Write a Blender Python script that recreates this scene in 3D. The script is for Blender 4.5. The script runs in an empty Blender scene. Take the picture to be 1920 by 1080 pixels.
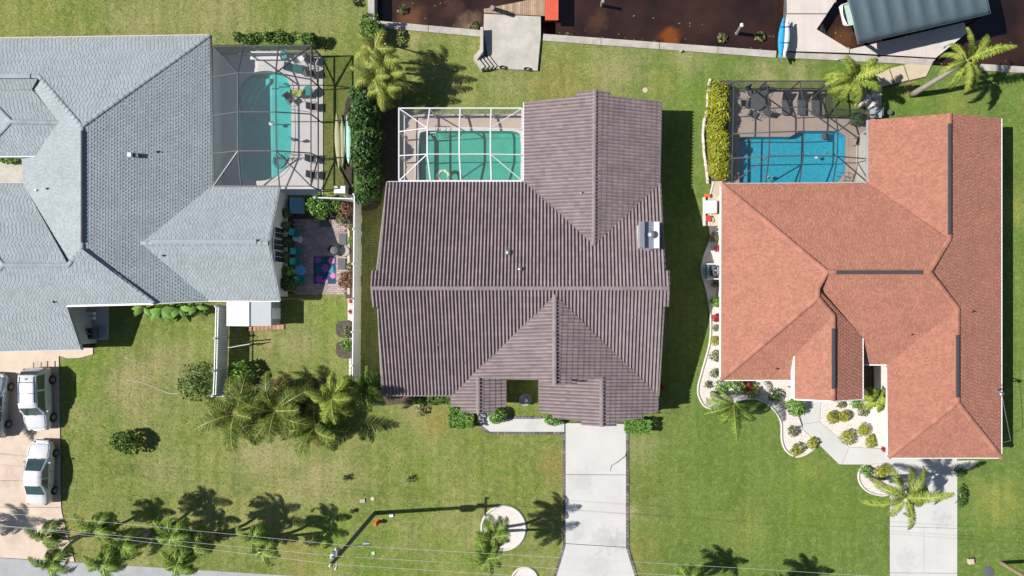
import bpy, math, random
import numpy as np
from mathutils import Vector, Matrix
from mathutils.geometry import tessellate_polygon
random.seed(7)
rng = np.random.default_rng(7)
SC = bpy.context.scene
COL = SC.collection
R = math.radians

# ------------------------------------------------------------------ camera, sky, sun
CAM_H = 51.2                    # metres above the lawn, looking straight down
NX, NY, PPM = 1040.0, 565.0, 25.0   # survey: photograph pixel below the camera, pixels per metre on the ground
cd = bpy.data.cameras.new('camera'); cam = bpy.data.objects.new('camera', cd); COL.objects.link(cam)
cam.location = (0, 0, CAM_H)
cd.sensor_width = 36.0; cd.lens = 24.0
cd.shift_x = (960 - NX) / 1920; cd.shift_y = (NY - 540) / 1920
cd.clip_start = 0.5; cd.clip_end = 2000
SC.camera = cam
SUN_EL = R(47.2); SUN_DIR = Vector((math.cos(R(3.5)) * math.cos(SUN_EL), math.sin(R(3.5)) * math.cos(SUN_EL), -math.sin(SUN_EL)))
W = bpy.data.worlds.new('World'); SC.world = W; W.use_nodes = True
nt = W.node_tree; bg = nt.nodes['Background']
sky = nt.nodes.new('ShaderNodeTexSky'); sky.sky_type = 'NISHITA'; sky.sun_disc = False
sky.sun_elevation = SUN_EL; sky.sun_rotation = R(266.5); sky.air_density = 1.0; sky.dust_density = 0.6; sky.ozone_density = 1.5
nt.links.new(sky.outputs[0], bg.inputs[0]); bg.inputs[1].default_value = 0.062
sd = bpy.data.lights.new('sun', 'SUN'); sd.energy = 5.0; sd.angle = R(0.53); sd.color = (1.0, 0.955, 0.89)
sun = bpy.data.objects.new('sun', sd); COL.objects.link(sun)
sun.rotation_euler = SUN_DIR.to_track_quat('-Z', 'Y').to_euler(); sun.location = (-60, 0, 60)
SC.view_settings.view_transform = 'Standard'; SC.view_settings.look = 'None'
SC.view_settings.gamma = 1.0; SC.view_settings.exposure = 0.5; SC.view_settings.use_curve_mapping = False
SC.cycles.transparent_max_bounces = 12

# ------------------------------------------------------------------ helpers
def P(px, py, z=0.0):
    """point of the place seen at survey pixel (px,py) when it lies z metres above the lawn"""
    f = (1 - z / CAM_H) / PPM
    return Vector(((px - NX) * f, (NY - py) * f, z))
CAMV = Vector((0, 0, CAM_H))

def wl(o):
    v = Vector((0, 0, 0))
    while o is not None:
        v += o.location; o = o.parent
    return v

def tag(o, label=None, cat=None, group=None, kind=None):
    if label: o['label'] = label
    if cat: o['category'] = cat
    if group: o['group'] = group
    if kind: o['kind'] = kind
    return o

def thing(name, label, cat, loc, group=None):
    o = bpy.data.objects.new(name, None); COL.objects.link(o); o.location = loc
    o.empty_display_size = 0.2
    return tag(o, label, cat, group)

def link(name, me, parent=None, loc=(0, 0, 0), rot=None):
    o = bpy.data.objects.new(name, me); COL.objects.link(o)
    o.parent = parent; o.location = loc
    if rot is not None: o.rotation_euler = rot
    return o

class MB:
    def __init__(s): s.v = []; s.f = []
    def add(s, vs, fs):
        n = len(s.v); s.v.extend([tuple(v) for v in vs]); s.f.extend([tuple(i + n for i in f) for f in fs]); return s
    def poly(s, pts): return s.add(pts, [tuple(range(len(pts)))])
    def prism(s, pts, z0, z1):
        """vertical prism over a plan outline"""
        pts = [Vector((p[0], p[1], 0)) for p in pts]
        if sum(a.x * b.y - b.x * a.y for a, b in zip(pts, pts[1:] + pts[:1])) < 0: pts.reverse()
        n = len(pts)
        vs = [(p.x, p.y, z0) for p in pts] + [(p.x, p.y, z1) for p in pts]
        fs = [tuple(range(n, 2 * n)), tuple(range(n - 1, -1, -1))] + [(i, (i + 1) % n, n + (i + 1) % n, n + i) for i in range(n)]
        return s.add(vs, fs)
    def slab(s, pts, t):
        """sheet with thickness t hanging below the given 3-D outline"""
        n = len(pts); vs = [tuple(p) for p in pts] + [(p[0], p[1], p[2] - t) for p in pts]
        a = sum(p[0] * q[1] - q[0] * p[1] for p, q in zip(pts, list(pts[1:]) + [pts[0]]))
        top = tuple(range(n)); bot = tuple(range(2 * n - 1, n - 1, -1)); sd = [(i, n + i, n + (i + 1) % n, (i + 1) % n) for i in range(n)]
        if a < 0: top = top[::-1]; bot = bot[::-1]; sd = [f[::-1] for f in sd]
        return s.add(vs, [top, bot] + sd)
    def box(s, c, size, rz=0.0):
        x, y, z = [k / 2 for k in size]; ca, sa = math.cos(rz), math.sin(rz)
        vs = [(c[0] + a * ca - b * sa, c[1] + a * sa + b * ca, c[2] + d) for d in (-z, z) for a, b in ((-x, -y), (x, -y), (x, y), (-x, y))]
        return s.add(vs, [(3, 2, 1, 0), (4, 5, 6, 7), (0, 1, 5, 4), (1, 2, 6, 5), (2, 3, 7, 6), (3, 0, 4, 7)])
    def bevbox(s, c, size, rz=0.0, b=0.03):
        x, y, z = [k / 2 for k in size]; ca, sa = math.cos(rz), math.sin(rz)
        rings = [(x - b, y - b, -z), (x, y, -z + b), (x, y, z - b), (x - b, y - b, z)]
        vs = []
        for (X, Y, Z) in rings:
            for a, q in ((-1, -1), (1, -1), (1, 1), (-1, 1)):
                vs.append((c[0] + a * X * ca - q * Y * sa, c[1] + a * X * sa + q * Y * ca, c[2] + Z))
        fs = [(3, 2, 1, 0), (12, 13, 14, 15)]
        for k in range(3):
            for i in range(4): j = (i + 1) % 4; fs.append((4 * k + i, 4 * k + j, 4 * k + 4 + j, 4 * k + 4 + i))
        return s.add(vs, fs)
    def tube(s, pts, r, n=8, cap=True):
        pts = [Vector(p) for p in pts]; rs = r if isinstance(r, (list, tuple)) else [r] * len(pts)
        base = len(s.v); m = len(pts); prev = None
        for i, p in enumerate(pts):
            d = (pts[min(i + 1, m - 1)] - pts[max(i - 1, 0)])
            d = d.normalized() if d.length > 1e-9 else Vector((0, 0, 1))
            if prev is None:
                a = Vector((0, 0, 1)) if abs(d.z) < 0.9 else Vector((1, 0, 0))
                u = d.cross(a).normalized()
            else:
                u = (prev - d * prev.dot(d)).normalized()
            prev = u; w = d.cross(u)
            for k in range(n):
                t = 2 * math.pi * (k + 0.5) / n
                s.v.append(tuple(p + u * math.cos(t) * rs[i] + w * math.sin(t) * rs[i]))
        for i in range(m - 1):
            for k in range(n):
                k2 = (k + 1) % n
                s.f.append((base + i * n + k, base + i * n + k2, base + (i + 1) * n + k2, base + (i + 1) * n + k))
        if cap:
            s.f.append(tuple(base + k for k in range(n - 1, -1, -1))); s.f.append(tuple(base + (m - 1) * n + k for k in range(n)))
        return s
    def lathe(s, prof, c=(0, 0, 0), n=16):
        base = len(s.v)
        for r, z in prof:
            for k in range(n):
                t = 2 * math.pi * k / n; s.v.append((c[0] + r * math.cos(t), c[1] + r * math.sin(t), c[2] + z))
        for i in range(len(prof) - 1):
            for k in range(n):
                k2 = (k + 1) % n; s.f.append((base + i * n + k, base + i * n + k2, base + (i + 1) * n + k2, base + (i + 1) * n + k))
        s.f.append(tuple(base + k for k in range(n - 1, -1, -1))); s.f.append(tuple(base + (len(prof) - 1) * n + k for k in range(n)))
        return s
    def ball(s, c, r, n=12, m=7):
        r = r if isinstance(r, (list, tuple)) else (r, r, r)
        pr = [(math.sin(math.pi * i / m), -math.cos(math.pi * i / m)) for i in range(m + 1)]
        pr[0] = (0.02, -1); pr[-1] = (0.02, 1)
        b = len(s.v); s.lathe(pr, (0, 0, 0), n)
        for i in range(b, len(s.v)): v = s.v[i]; s.v[i] = (c[0] + v[0] * r[0], c[1] + v[1] * r[1], c[2] + v[2] * r[2])
        return s
    def mesh(s, name, mat, smooth=False, off=Vector((0, 0, 0))):
        me = bpy.data.meshes.new(name)
        me.from_pydata([(v[0] - off[0], v[1] - off[1], v[2] - off[2]) for v in s.v], [], s.f)
        if mat is not None: me.materials.append(mat)
        if smooth: me.polygons.foreach_set('use_smooth', [True] * len(me.polygons))
        me.update(); return me
    def build(s, name, mat, parent=None, smooth=False, local=False):
        if local: return link(name, s.mesh(name, mat, smooth), parent)
        if parent is None:
            a = np.array(s.v); lo = a.min(0); hi = a.max(0)
            off = Vector(((lo[0] + hi[0]) / 2, (lo[1] + hi[1]) / 2, lo[2]))
            return link(name, s.mesh(name, mat, smooth, off), None, off)
        return link(name, s.mesh(name, mat, smooth, wl(parent)), parent)

def copy_tree(o, parent=None):
    c = o.copy(); COL.objects.link(c); c.parent = parent
    for ch in list(o.children): copy_tree(ch, c)
    return c

# ------------------------------------------------------------------ materials
def mat(name, col, rough=0.75, var=0.15, scale=3.0, fine=0.0, bump=0.0, bscale=40.0, island=0.0, col2=None, metallic=0.0, spec=0.35, trans=0.0, stains=()):
    m = bpy.data.materials.new(name); m.use_nodes = True; t = m.node_tree; N = t.nodes; L = t.links
    b = N['Principled BSDF']; b.inputs['Roughness'].default_value = rough; b.inputs['Metallic'].default_value = metallic
    b.inputs['Specular IOR Level'].default_value = spec
    g = N.new('ShaderNodeNewGeometry')
    no = N.new('ShaderNodeTexNoise'); no.inputs['Scale'].default_value = scale; no.inputs['Detail'].default_value = 5; no.inputs['Roughness'].default_value = 0.65
    L.new(g.outputs['Position'], no.inputs['Vector'])
    mx = N.new('ShaderNodeMix'); mx.data_type = 'RGBA'
    c2 = col2 if col2 else tuple(min(1, c * (1 + var)) for c in col)
    c1 = col if col2 else tuple(c * (1 - var) for c in col)
    mx.inputs['A'].default_value = (*c1, 1); mx.inputs['B'].default_value = (*c2, 1)
    mr = N.new('ShaderNodeMapRange'); mr.inputs['From Min'].default_value = 0.3; mr.inputs['From Max'].default_value = 0.7
    L.new(no.outputs['Fac'], mr.inputs['Value']); L.new(mr.outputs['Result'], mx.inputs['Factor'])
    out = mx.outputs['Result']
    def bright(out, val, amount):
        k = N.new('ShaderNodeMapRange'); k.inputs['To Min'].default_value = 1 - amount; k.inputs['To Max'].default_value = 1 + amount
        L.new(val, k.inputs['Value'])
        h = N.new('ShaderNodeVectorMath'); h.operation = 'SCALE'
        L.new(out, h.inputs[0]); L.new(k.outputs['Result'], h.inputs['Scale']); return h.outputs[0]
    if island:
        oi = N.new('ShaderNodeObjectInfo'); ad = N.new('ShaderNodeMath'); ad.operation = 'ADD'
        fr = N.new('ShaderNodeMath'); fr.operation = 'FRACT'
        L.new(g.outputs['Random Per Island'], ad.inputs[0]); L.new(oi.outputs['Random'], ad.inputs[1]); L.new(ad.outputs[0], fr.inputs[0])
        out = bright(out, fr.outputs[0], island)
    if fine:
        nf = N.new('ShaderNodeTexNoise'); nf.inputs['Scale'].default_value = 22; nf.inputs['Detail'].default_value = 3
        L.new(g.outputs['Position'], nf.inputs['Vector']); out = bright(out, nf.outputs['Fac'], fine)
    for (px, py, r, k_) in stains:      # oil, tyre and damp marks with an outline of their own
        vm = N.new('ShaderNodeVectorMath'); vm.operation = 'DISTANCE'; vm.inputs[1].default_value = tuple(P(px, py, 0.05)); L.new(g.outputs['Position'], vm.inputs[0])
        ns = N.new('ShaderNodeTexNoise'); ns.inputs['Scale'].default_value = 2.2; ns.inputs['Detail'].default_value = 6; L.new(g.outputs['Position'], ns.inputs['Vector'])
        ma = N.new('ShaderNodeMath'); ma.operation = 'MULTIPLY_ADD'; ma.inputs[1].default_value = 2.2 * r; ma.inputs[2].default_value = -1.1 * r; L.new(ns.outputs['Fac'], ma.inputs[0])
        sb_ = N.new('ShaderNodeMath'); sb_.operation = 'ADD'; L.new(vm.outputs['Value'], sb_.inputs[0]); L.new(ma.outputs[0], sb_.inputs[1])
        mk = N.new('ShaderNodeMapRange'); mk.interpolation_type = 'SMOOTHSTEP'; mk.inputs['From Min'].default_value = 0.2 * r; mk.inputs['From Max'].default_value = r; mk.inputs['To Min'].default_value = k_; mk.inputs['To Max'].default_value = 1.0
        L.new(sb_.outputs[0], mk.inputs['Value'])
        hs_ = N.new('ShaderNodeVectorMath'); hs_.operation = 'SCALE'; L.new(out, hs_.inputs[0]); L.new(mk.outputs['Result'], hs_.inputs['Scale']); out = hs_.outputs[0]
    L.new(out, b.inputs['Base Color'])
    if bump:
        nb = N.new('ShaderNodeTexNoise'); nb.inputs['Scale'].default_value = bscale; nb.inputs['Detail'].default_value = 4
        L.new(g.outputs['Position'], nb.inputs['Vector'])
        bp = N.new('ShaderNodeBump'); bp.inputs['Strength'].default_value = bump; bp.inputs['Distance'].default_value = 0.03
        L.new(nb.outputs['Fac'], bp.inputs['Height']); L.new(bp.outputs[0], b.inputs['Normal'])
    if trans:
        tr = N.new('ShaderNodeBsdfTranslucent'); ms = N.new('ShaderNodeMixShader'); ms.inputs[0].default_value = trans
        L.new(out, tr.inputs['Color']); L.new(b.outputs[0], ms.inputs[1]); L.new(tr.outputs[0], ms.inputs[2])
        L.new(ms.outputs[0], N['Material Output'].inputs['Surface'])
    return m

def lawn_mat(name, blade=False):
    m = bpy.data.materials.new(name); m.use_nodes = True; t = m.node_tree; N = t.nodes; L = t.links
    b = N['Principled BSDF']; b.inputs['Roughness'].default_value = 0.85; b.inputs['Specular IOR Level'].default_value = 0.15
    g = N.new('ShaderNodeNewGeometry')
    def noise(scale, detail=4, dist=0.0, lo=0.35, hi=0.65):
        n = N.new('ShaderNodeTexNoise'); n.inputs['Scale'].default_value = scale; n.inputs['Detail'].default_value = detail; n.inputs['Distortion'].default_value = dist
        n.inputs['Roughness'].default_value = 0.6
        L.new(g.outputs['Position'], n.inputs['Vector'])
        k = N.new('ShaderNodeMapRange'); k.inputs['From Min'].default_value = lo; k.inputs['From Max'].default_value = hi
        L.new(n.outputs['Fac'], k.inputs['Value']); return k.outputs['Result']
    def mix(f, a, bb):
        x = N.new('ShaderNodeMix'); x.data_type = 'RGBA'
        for s, v in (('A', a), ('B', bb)):
            if isinstance(v, tuple): x.inputs[s].default_value = (*v, 1)
            else: L.new(v, x.inputs[s])
        if isinstance(f, float): x.inputs['Factor'].default_value = f
        else: L.new(f, x.inputs['Factor'])
        return x.outputs['Result']
    def math_(op, a, bb):
        x = N.new('ShaderNodeMath'); x.operation = op; x.use_clamp = True
        for i, v in enumerate((a, bb)):
            if isinstance(v, float): x.inputs[i].default_value = v
            else: L.new(v, x.inputs[i])
        return x.outputs[0]
    sep = N.new('ShaderNodeSeparateXYZ'); L.new(g.outputs['Position'], sep.inputs[0])
    lot = N.new('ShaderNodeMapRange'); lot.inputs['From Min'].default_value = 2.0; lot.inputs['From Max'].default_value = 11.0   # the neighbour's greener turf
    L.new(sep.outputs['X'], lot.inputs['Value'])
    green = mix(lot.outputs['Result'], (0.142, 0.205, 0.030), (0.095, 0.178, 0.030))
    dry = mix(lot.outputs['Result'], (0.335, 0.305, 0.125), (0.245, 0.260, 0.085))
    deep = (0.062, 0.105, 0.018)
    PN = N.new('ShaderNodeTexNoise'); PN.inputs['Scale'].default_value = 0.9; PN.inputs['Detail'].default_value = 7; PN.inputs['Roughness'].default_value = 0.68; L.new(g.outputs['Position'], PN.inputs['Vector'])
    f1 = noise(0.16, 6, 0.6, 0.42, 0.66)
    f2 = noise(0.9, 5, 0.3, 0.40, 0.70)
    f3 = noise(7.0, 4, 0.0, 0.38, 0.68)
    dm = math_('MULTIPLY', math_('ADD', math_('MULTIPLY', f1, 0.62), math_('MULTIPLY', f2, 0.42)), math_('SUBTRACT', 1.0, math_('MULTIPLY', lot.outputs['Result'], 0.6)))
    c = mix(dm, green, dry)
    c = mix(math_('MULTIPLY', noise(0.45, 5, 0.4, 0.5, 0.72), 0.55), c, deep)
    # patches that differ in the turf itself: watered, bare, scalped
    LUSH, TAN, RUST, YEL = (0.135, 0.235, 0.022), (0.37, 0.32, 0.17), (0.30, 0.215, 0.06), (0.30, 0.30, 0.07)
    for (px, py, r, col, k_) in ((620, 1000, 3.6, LUSH, .7), (690, 1045, 2.6, LUSH, .6), (145, 720, 2.0, LUSH, .75), (175, 670, 1.8, LUSH, .7), (330, 600, 1.6, LUSH, .4), (625, 580, 1.6, LUSH, .45), (255, 715, 2.6, TAN, .6), (320, 690, 1.8, TAN, .5), (500, 850, 2.6, TAN, .65), (590, 900, 2.6, TAN, .55), (300, 880, 2.0, TAN, .4),
                             (560, 640, 1.6, TAN, .55), (500, 640, 1.3, TAN, .5), (1040, 870, 1.6, RUST, .7), (1045, 960, 1.2, RUST, .5), (820, 790, 1.5, RUST, .55), (770, 765, 1.6, TAN, .5), (1183, 960, .8, TAN, .8), (1200, 840, 1.6, TAN, .45), (1190, 1040, 2.2, RUST, .4), (1160, 130, 2.6, TAN, .55), (1290, 110, 2.0, TAN, .5), (1240, 160, 1.4, YEL, .5),
                             (1040, 160, 2.4, RUST, .4), (960, 160, 1.6, TAN, .4), (1430, 140, 1.8, TAN, .7), (1500, 142, 1.6, TAN, .6), (1870, 940, 2.2, YEL, .6), (1900, 390, 1.8, YEL, .5), (1515, 880, 1.4, YEL, .4), (1390, 1000, 2.4, YEL, .35), (40, 30, 3, YEL, .4), (420, 40, 3, TAN, .4), (590, 40, 2.6, TAN, .35), (250, 45, 3, TAN, .35), (150, 1000, 2.2, RUST, .35), (560, 1040, 2, RUST, .4), (860, 1050, 2.2, LUSH, .4), (800, 900, 2.6, LUSH, .3), (1500, 950, 3.5, LUSH, .35), (1600, 960, 2.6, LUSH, .3), (1180, 250, 0.1, LUSH, .1), (1310, 180, 2.2, LUSH, .4), (1720, 190, 2.0, LUSH, .45), (1800, 190, 1.6, YEL, .35), (1705, 165, .8, RUST, .7)):
        vm = N.new('ShaderNodeVectorMath'); vm.operation = 'DISTANCE'; vm.inputs[1].default_value = tuple(P(px, py)); L.new(g.outputs['Position'], vm.inputs[0])
        ma = N.new('ShaderNodeMath'); ma.operation = 'MULTIPLY_ADD'; ma.inputs[1].default_value = 3.0 * r; ma.inputs[2].default_value = -1.5 * r; L.new(PN.outputs['Fac'], ma.inputs[0])
        sb_ = N.new('ShaderNodeMath'); sb_.operation = 'ADD'; L.new(vm.outputs['Value'], sb_.inputs[0]); L.new(ma.outputs[0], sb_.inputs[1])
        mk = N.new('ShaderNodeMapRange'); mk.interpolation_type = 'SMOOTHSTEP'; mk.inputs['From Min'].default_value = 0.0; mk.inputs['From Max'].default_value = r * 1.25; mk.inputs['To Min'].default_value = min(.95, k_ * 1.3); mk.inputs['To Max'].default_value = 0.0
        L.new(sb_.outputs[0], mk.inputs['Value']); c = mix(mk.outputs['Result'], c, col)
    mw = N.new('ShaderNodeMapping'); mw.inputs['Scale'].default_value = (1.6, 0.05, 1); mw.inputs['Rotation'].default_value = (0, 0, 0.03); L.new(g.outputs['Position'], mw.inputs['Vector'])
    wn = N.new('ShaderNodeTexNoise'); wn.inputs['Scale'].default_value = 1.0; wn.inputs['Detail'].default_value = 1; L.new(mw.outputs[0], wn.inputs['Vector'])
    wk = N.new('ShaderNodeMapRange'); wk.inputs['From Min'].default_value = 0.42; wk.inputs['From Max'].default_value = 0.62; wk.inputs['To Max'].default_value = 0.30; L.new(wn.outputs['Fac'], wk.inputs['Value'])
    c = mix(wk.outputs['Result'], c, deep)          # mower lanes
    c = mix(math_('MULTIPLY', f3, 0.55), c, deep)
    c = mix(math_('MULTIPLY', noise(2.6, 5, 0.5, 0.48, 0.70), 0.50), c, dry)
    c = mix(math_('MULTIPLY', noise(1.1, 4, 0.8, 0.55, 0.72), 0.45), c, (0.12, 0.20, 0.03))
    c = mix(math_('MULTIPLY', noise(26.0, 2, 0.0, 0.5, 0.72), 0.45), c, dry)
    if blade:
        k = N.new('ShaderNodeMapRange'); k.inputs['To Min'].default_value = 0.35; k.inputs['To Max'].default_value = 2.0
        L.new(g.outputs['Random Per Island'], k.inputs['Value'])
        h = N.new('ShaderNodeVectorMath'); h.operation = 'SCALE'; L.new(c, h.inputs[0]); L.new(k.outputs['Result'], h.inputs['Scale']); c = h.outputs[0]
    else:
        nb = N.new('ShaderNodeTexNoise'); nb.inputs['Scale'].default_value = 16; nb.inputs['Detail'].default_value = 5; nb.inputs['Roughness'].default_value = 0.75
        L.new(g.outputs['Position'], nb.inputs['Vector'])
        bp = N.new('ShaderNodeBump'); bp.inputs['Strength'].default_value = 0.9; bp.inputs['Distance'].default_value = 0.06
        L.new(nb.outputs['Fac'], bp.inputs['Height']); L.new(bp.outputs[0], b.inputs['Normal'])
    L.new(c, b.inputs['Base Color'])
    return m

def screen_mat(name, col, fac):
    m = bpy.data.materials.new(name); m.use_nodes = True; t = m.node_tree; N = t.nodes; L = t.links
    N.remove(N['Principled BSDF'])
    tr = N.new('ShaderNodeBsdfTransparent'); df = N.new('ShaderNodeBsdfDiffuse'); df.inputs[0].default_value = (*col, 1)
    ms = N.new('ShaderNodeMixShader'); ms.inputs[0].default_value = fac
    L.new(tr.outputs[0], ms.inputs[1]); L.new(df.outputs[0], ms.inputs[2]); L.new(ms.outputs[0], N['Material Output'].inputs[0])
    return m

def pool_water_mat(name, tint):
    m = bpy.data.materials.new(name); m.use_nodes = True; t = m.node_tree; N = t.nodes; L = t.links
    N.remove(N['Principled BSDF'])
    tr = N.new('ShaderNodeBsdfTransparent'); tr.inputs[0].default_value = (*tint, 1)
    gl = N.new('ShaderNodeBsdfGlossy'); gl.inputs['Roughness'].default_value = 0.06
    g = N.new('ShaderNodeNewGeometry')
    no = N.new('ShaderNodeTexNoise'); no.inputs['Scale'].default_value = 2.6; no.inputs['Detail'].default_value = 3
    L.new(g.outputs['Position'], no.inputs['Vector'])
    bp = N.new('ShaderNodeBump'); bp.inputs['Strength'].default_value = 0.35; bp.inputs['Distance'].default_value = 0.05
    L.new(no.outputs['Fac'], bp.inputs['Height']); L.new(bp.outputs[0], gl.inputs['Normal'])
    ms = N.new('ShaderNodeMixShader'); ms.inputs[0].default_value = 0.035
    L.new(tr.outputs[0], ms.inputs[1]); L.new(gl.outputs[0], ms.inputs[2]); L.new(ms.outputs[0], N['Material Output'].inputs[0])
    return m

M = {}
M['lawn'] = lawn_mat('lawn'); M['blade'] = lawn_mat('grass_blade', True)
M['street'] = mat('street', (0.30, 0.31, 0.32), 0.85, 0.10, 1.2, 0.10, 0.2, 60)
M['concrete'] = mat('concrete', (0.47, 0.465, 0.45), 0.8, 0.06, 0.5, 0.06, 0.1, 50, island=0.025, stains=((1135, 1010, 1.3, .84), (1160, 1018, .9, .86), (1095, 900, 1.2, .9), (1120, 1064, 1.5, .9), (1083, 1000, .8, .88), (1765, 975, 1.0, .85), (1700, 1050, 1.1, .88), (1000, 798, .8, .9)))
M['concrete_old'] = mat('concrete_old', (0.40, 0.375, 0.335), 0.85, 0.20, 0.8, 0.12, 0.2, 30)
M['concrete_dark'] = mat('concrete_dark', (0.07, 0.065, 0.06), 0.9, 0.3, 2)
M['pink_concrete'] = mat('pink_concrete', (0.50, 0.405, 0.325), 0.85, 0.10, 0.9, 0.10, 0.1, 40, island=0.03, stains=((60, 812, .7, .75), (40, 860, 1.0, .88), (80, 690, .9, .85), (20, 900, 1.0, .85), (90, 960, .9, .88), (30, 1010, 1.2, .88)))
M['brick'] = mat('edge_brick', (0.14, 0.125, 0.13), 0.85, 0.25, 3, 0.1, island=0.35)
M['brick_warm'] = mat('warm_brick', (0.38, 0.22, 0.13), 0.85, 0.2, 3, 0.1, island=0.25)
M['gravel'] = mat('white_gravel', (0.58, 0.535, 0.505), 0.9, 0.22, 9, 0.35, 0.9, 45)
M['mulch'] = mat('mulch', (0.085, 0.065, 0.05), 0.95, 0.45, 5, 0.35, 0.9, 30)
M['stone_white'] = mat('white_stone', (0.55, 0.50, 0.47), 0.85, 0.15, 4, 0.1, island=0.2)
M['kerb'] = mat('kerb', (0.54, 0.51, 0.48), 0.85, 0.12, 2)
M['seawall'] = mat('seawall_concrete', (0.36, 0.33, 0.30), 0.85, 0.22, 1.5, 0.15)
M['paver'] = mat('paver', (0.33, 0.26, 0.25), 0.85, 0.12, 2, 0.1, island=0.22)
M['deck_white'] = mat('pool_deck_white', (0.58, 0.55, 0.54), 0.8, 0.05, 0.8, 0.05)
M['deck_tan'] = mat('pool_deck_tan', (0.40, 0.32, 0.27), 0.8, 0.08, 0.8, 0.06)
M['dock'] = mat('dock_board', (0.50, 0.455, 0.42), 0.75, 0.07, 0.8, 0.06, island=0.03)
M['wood'] = mat('weathered_wood', (0.33, 0.235, 0.155), 0.85, 0.2, 3, 0.15, island=0.2)
M['red_paint'] = mat('red_paint', (0.52, 0.085, 0.045), 0.6, 0.10, 2, 0.05)
M['shingle_grey'] = mat('grey_shingle', (0.265, 0.300, 0.318), 0.9, 0.08, 0.6, 0.06, island=0.10)
M['shingle_red'] = mat('red_shingle', (0.325, 0.144, 0.100), 0.9, 0.08, 0.8, 0.07, island=0.15)
M['deck_grey'] = mat('roof_underlay_grey', (0.10, 0.11, 0.12), 0.9, 0.1)
M['deck_red'] = mat('roof_underlay_red', (0.14, 0.06, 0.045), 0.9, 0.1)
M['tile'] = mat('roof_tile', (0.218, 0.174, 0.180), 0.8, 0.13, 0.8, 0.06, island=0.12)
M['deck_tile'] = mat('roof_underlay_brown', (0.05, 0.04, 0.04), 0.9, 0.1)
M['tile_cap'] = mat('ridge_tile', (0.215, 0.18, 0.18), 0.8, 0.10, 1.0, 0.06, island=0.10)
M['stucco'] = mat('stucco', (0.60, 0.57, 0.52), 0.9, 0.05, 2)
M['stucco_blue'] = mat('stucco_pale', (0.55, 0.56, 0.55), 0.9, 0.05, 2)
M['white'] = mat('white_paint', (0.70, 0.70, 0.71), 0.5, 0.03, 2)
M['cage_white'] = mat('cage_white', (0.54, 0.54, 0.57), 0.5, 0.03, 2)
M['wire'] = mat('wire_grey', (0.50, 0.50, 0.50), 0.5, 0.05)
M['vinyl'] = mat('white_vinyl', (0.70, 0.72, 0.74), 0.5, 0.03, 2)
M['black'] = mat('black_metal', (0.025, 0.025, 0.028), 0.5, 0.1, 4)
M['bronze'] = mat('bronze_frame', (0.055, 0.055, 0.06), 0.45, 0.1, 4, spec=0.5)
M['vent'] = mat('ridge_vent', (0.045, 0.045, 0.055), 0.8, 0.1, 4)
M['galv'] = mat('galvanised', (0.42, 0.44, 0.46), 0.35, 0.1, 4, metallic=0.7)
M['grey_metal'] = mat('grey_metal', (0.30, 0.32, 0.34), 0.5, 0.1, 4)
M['dark_grey'] = mat('dark_grey', (0.09, 0.095, 0.105), 0.7, 0.15, 4)
M['glass'] = mat('dark_glass', (0.02, 0.035, 0.04), 0.06, 0.2, 3, spec=0.8)
M['car_glass'] = mat('car_glass', (0.03, 0.06, 0.06), 0.05, 0.2, 2, spec=0.9)
M['rubber'] = mat('rubber', (0.018, 0.018, 0.02), 0.8, 0.1)
M['pool_teal'] = mat('pool_plaster_teal', (0.42, 0.64, 0.61), 0.7, 0.10, 1.6, 0.14)  # fine mottle painted in for the light patterns of ripples
M['pool_green'] = mat('pool_plaster_green', (0.36, 0.52, 0.46), 0.7, 0.12, 1.6, 0.16)  # ripple light put into the plaster colour as fine mottle, as in teal
M['pool_blue'] = mat('pool_plaster_blue', (0.20, 0.48, 0.57), 0.7, 0.24, 7.0, 0.35)
M['coping'] = mat('coping', (0.50, 0.49, 0.46), 0.8, 0.07, 2)
M['water_teal'] = pool_water_mat('pool_water_teal', (0.38, 0.81, 0.80))
M['water_green'] = pool_water_mat('pool_water_green', (0.36, 0.76, 0.70))
M['water_blue'] = pool_water_mat('pool_water_blue', (0.38, 0.87, 0.95))
M['screen_dark'] = screen_mat('screen_mesh_dark', (0.17, 0.18, 0.195), 0.23)
M['screen_black'] = screen_mat('screen_mesh_black', (0.04, 0.045, 0.05), 0.26)
M['screen_light'] = screen_mat('screen_mesh_light', (0.22, 0.225, 0.24), 0.13)
M['leaf_dark'] = mat('leaf_dark', (0.035, 0.085, 0.018), 0.5, 0.25, 1.5, island=0.5, trans=0.15, col2=(0.075, 0.15, 0.03))
M['leaf_mid'] = mat('leaf_mid', (0.07, 0.14, 0.022), 0.5, 0.25, 1.5, island=0.45, trans=0.15, col2=(0.12, 0.20, 0.035))
M['leaf_bright'] = mat('leaf_bright', (0.10, 0.22, 0.03), 0.5, 0.25, 1.5, island=0.4, trans=0.15, col2=(0.16, 0.29, 0.05))
M['leaf_gold'] = mat('leaf_gold', (0.20, 0.24, 0.02), 0.5, 0.25, 1.5, island=0.4, trans=0.12, col2=(0.34, 0.33, 0.03))
M['leaf_olive'] = mat('leaf_olive', (0.12, 0.14, 0.05), 0.6, 0.25, 1.5, island=0.4, trans=0.1, col2=(0.20, 0.20, 0.09))
M['leaf_red'] = mat('leaf_red', (0.28, 0.02, 0.03), 0.5, 0.25, 1.5, island=0.4, trans=0.1, col2=(0.40, 0.04, 0.06))
M['leaf_rust'] = mat('leaf_rust', (0.16, 0.07, 0.045), 0.6, 0.25, 2.5, island=0.5, trans=0.1, col2=(0.24, 0.15, 0.08))
M['twig'] = mat('twig', (0.06, 0.045, 0.035), 0.9, 0.2)
M['dry_frond'] = mat('dry_frond', (0.30, 0.24, 0.16), 0.9, 0.3, 6)
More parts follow.
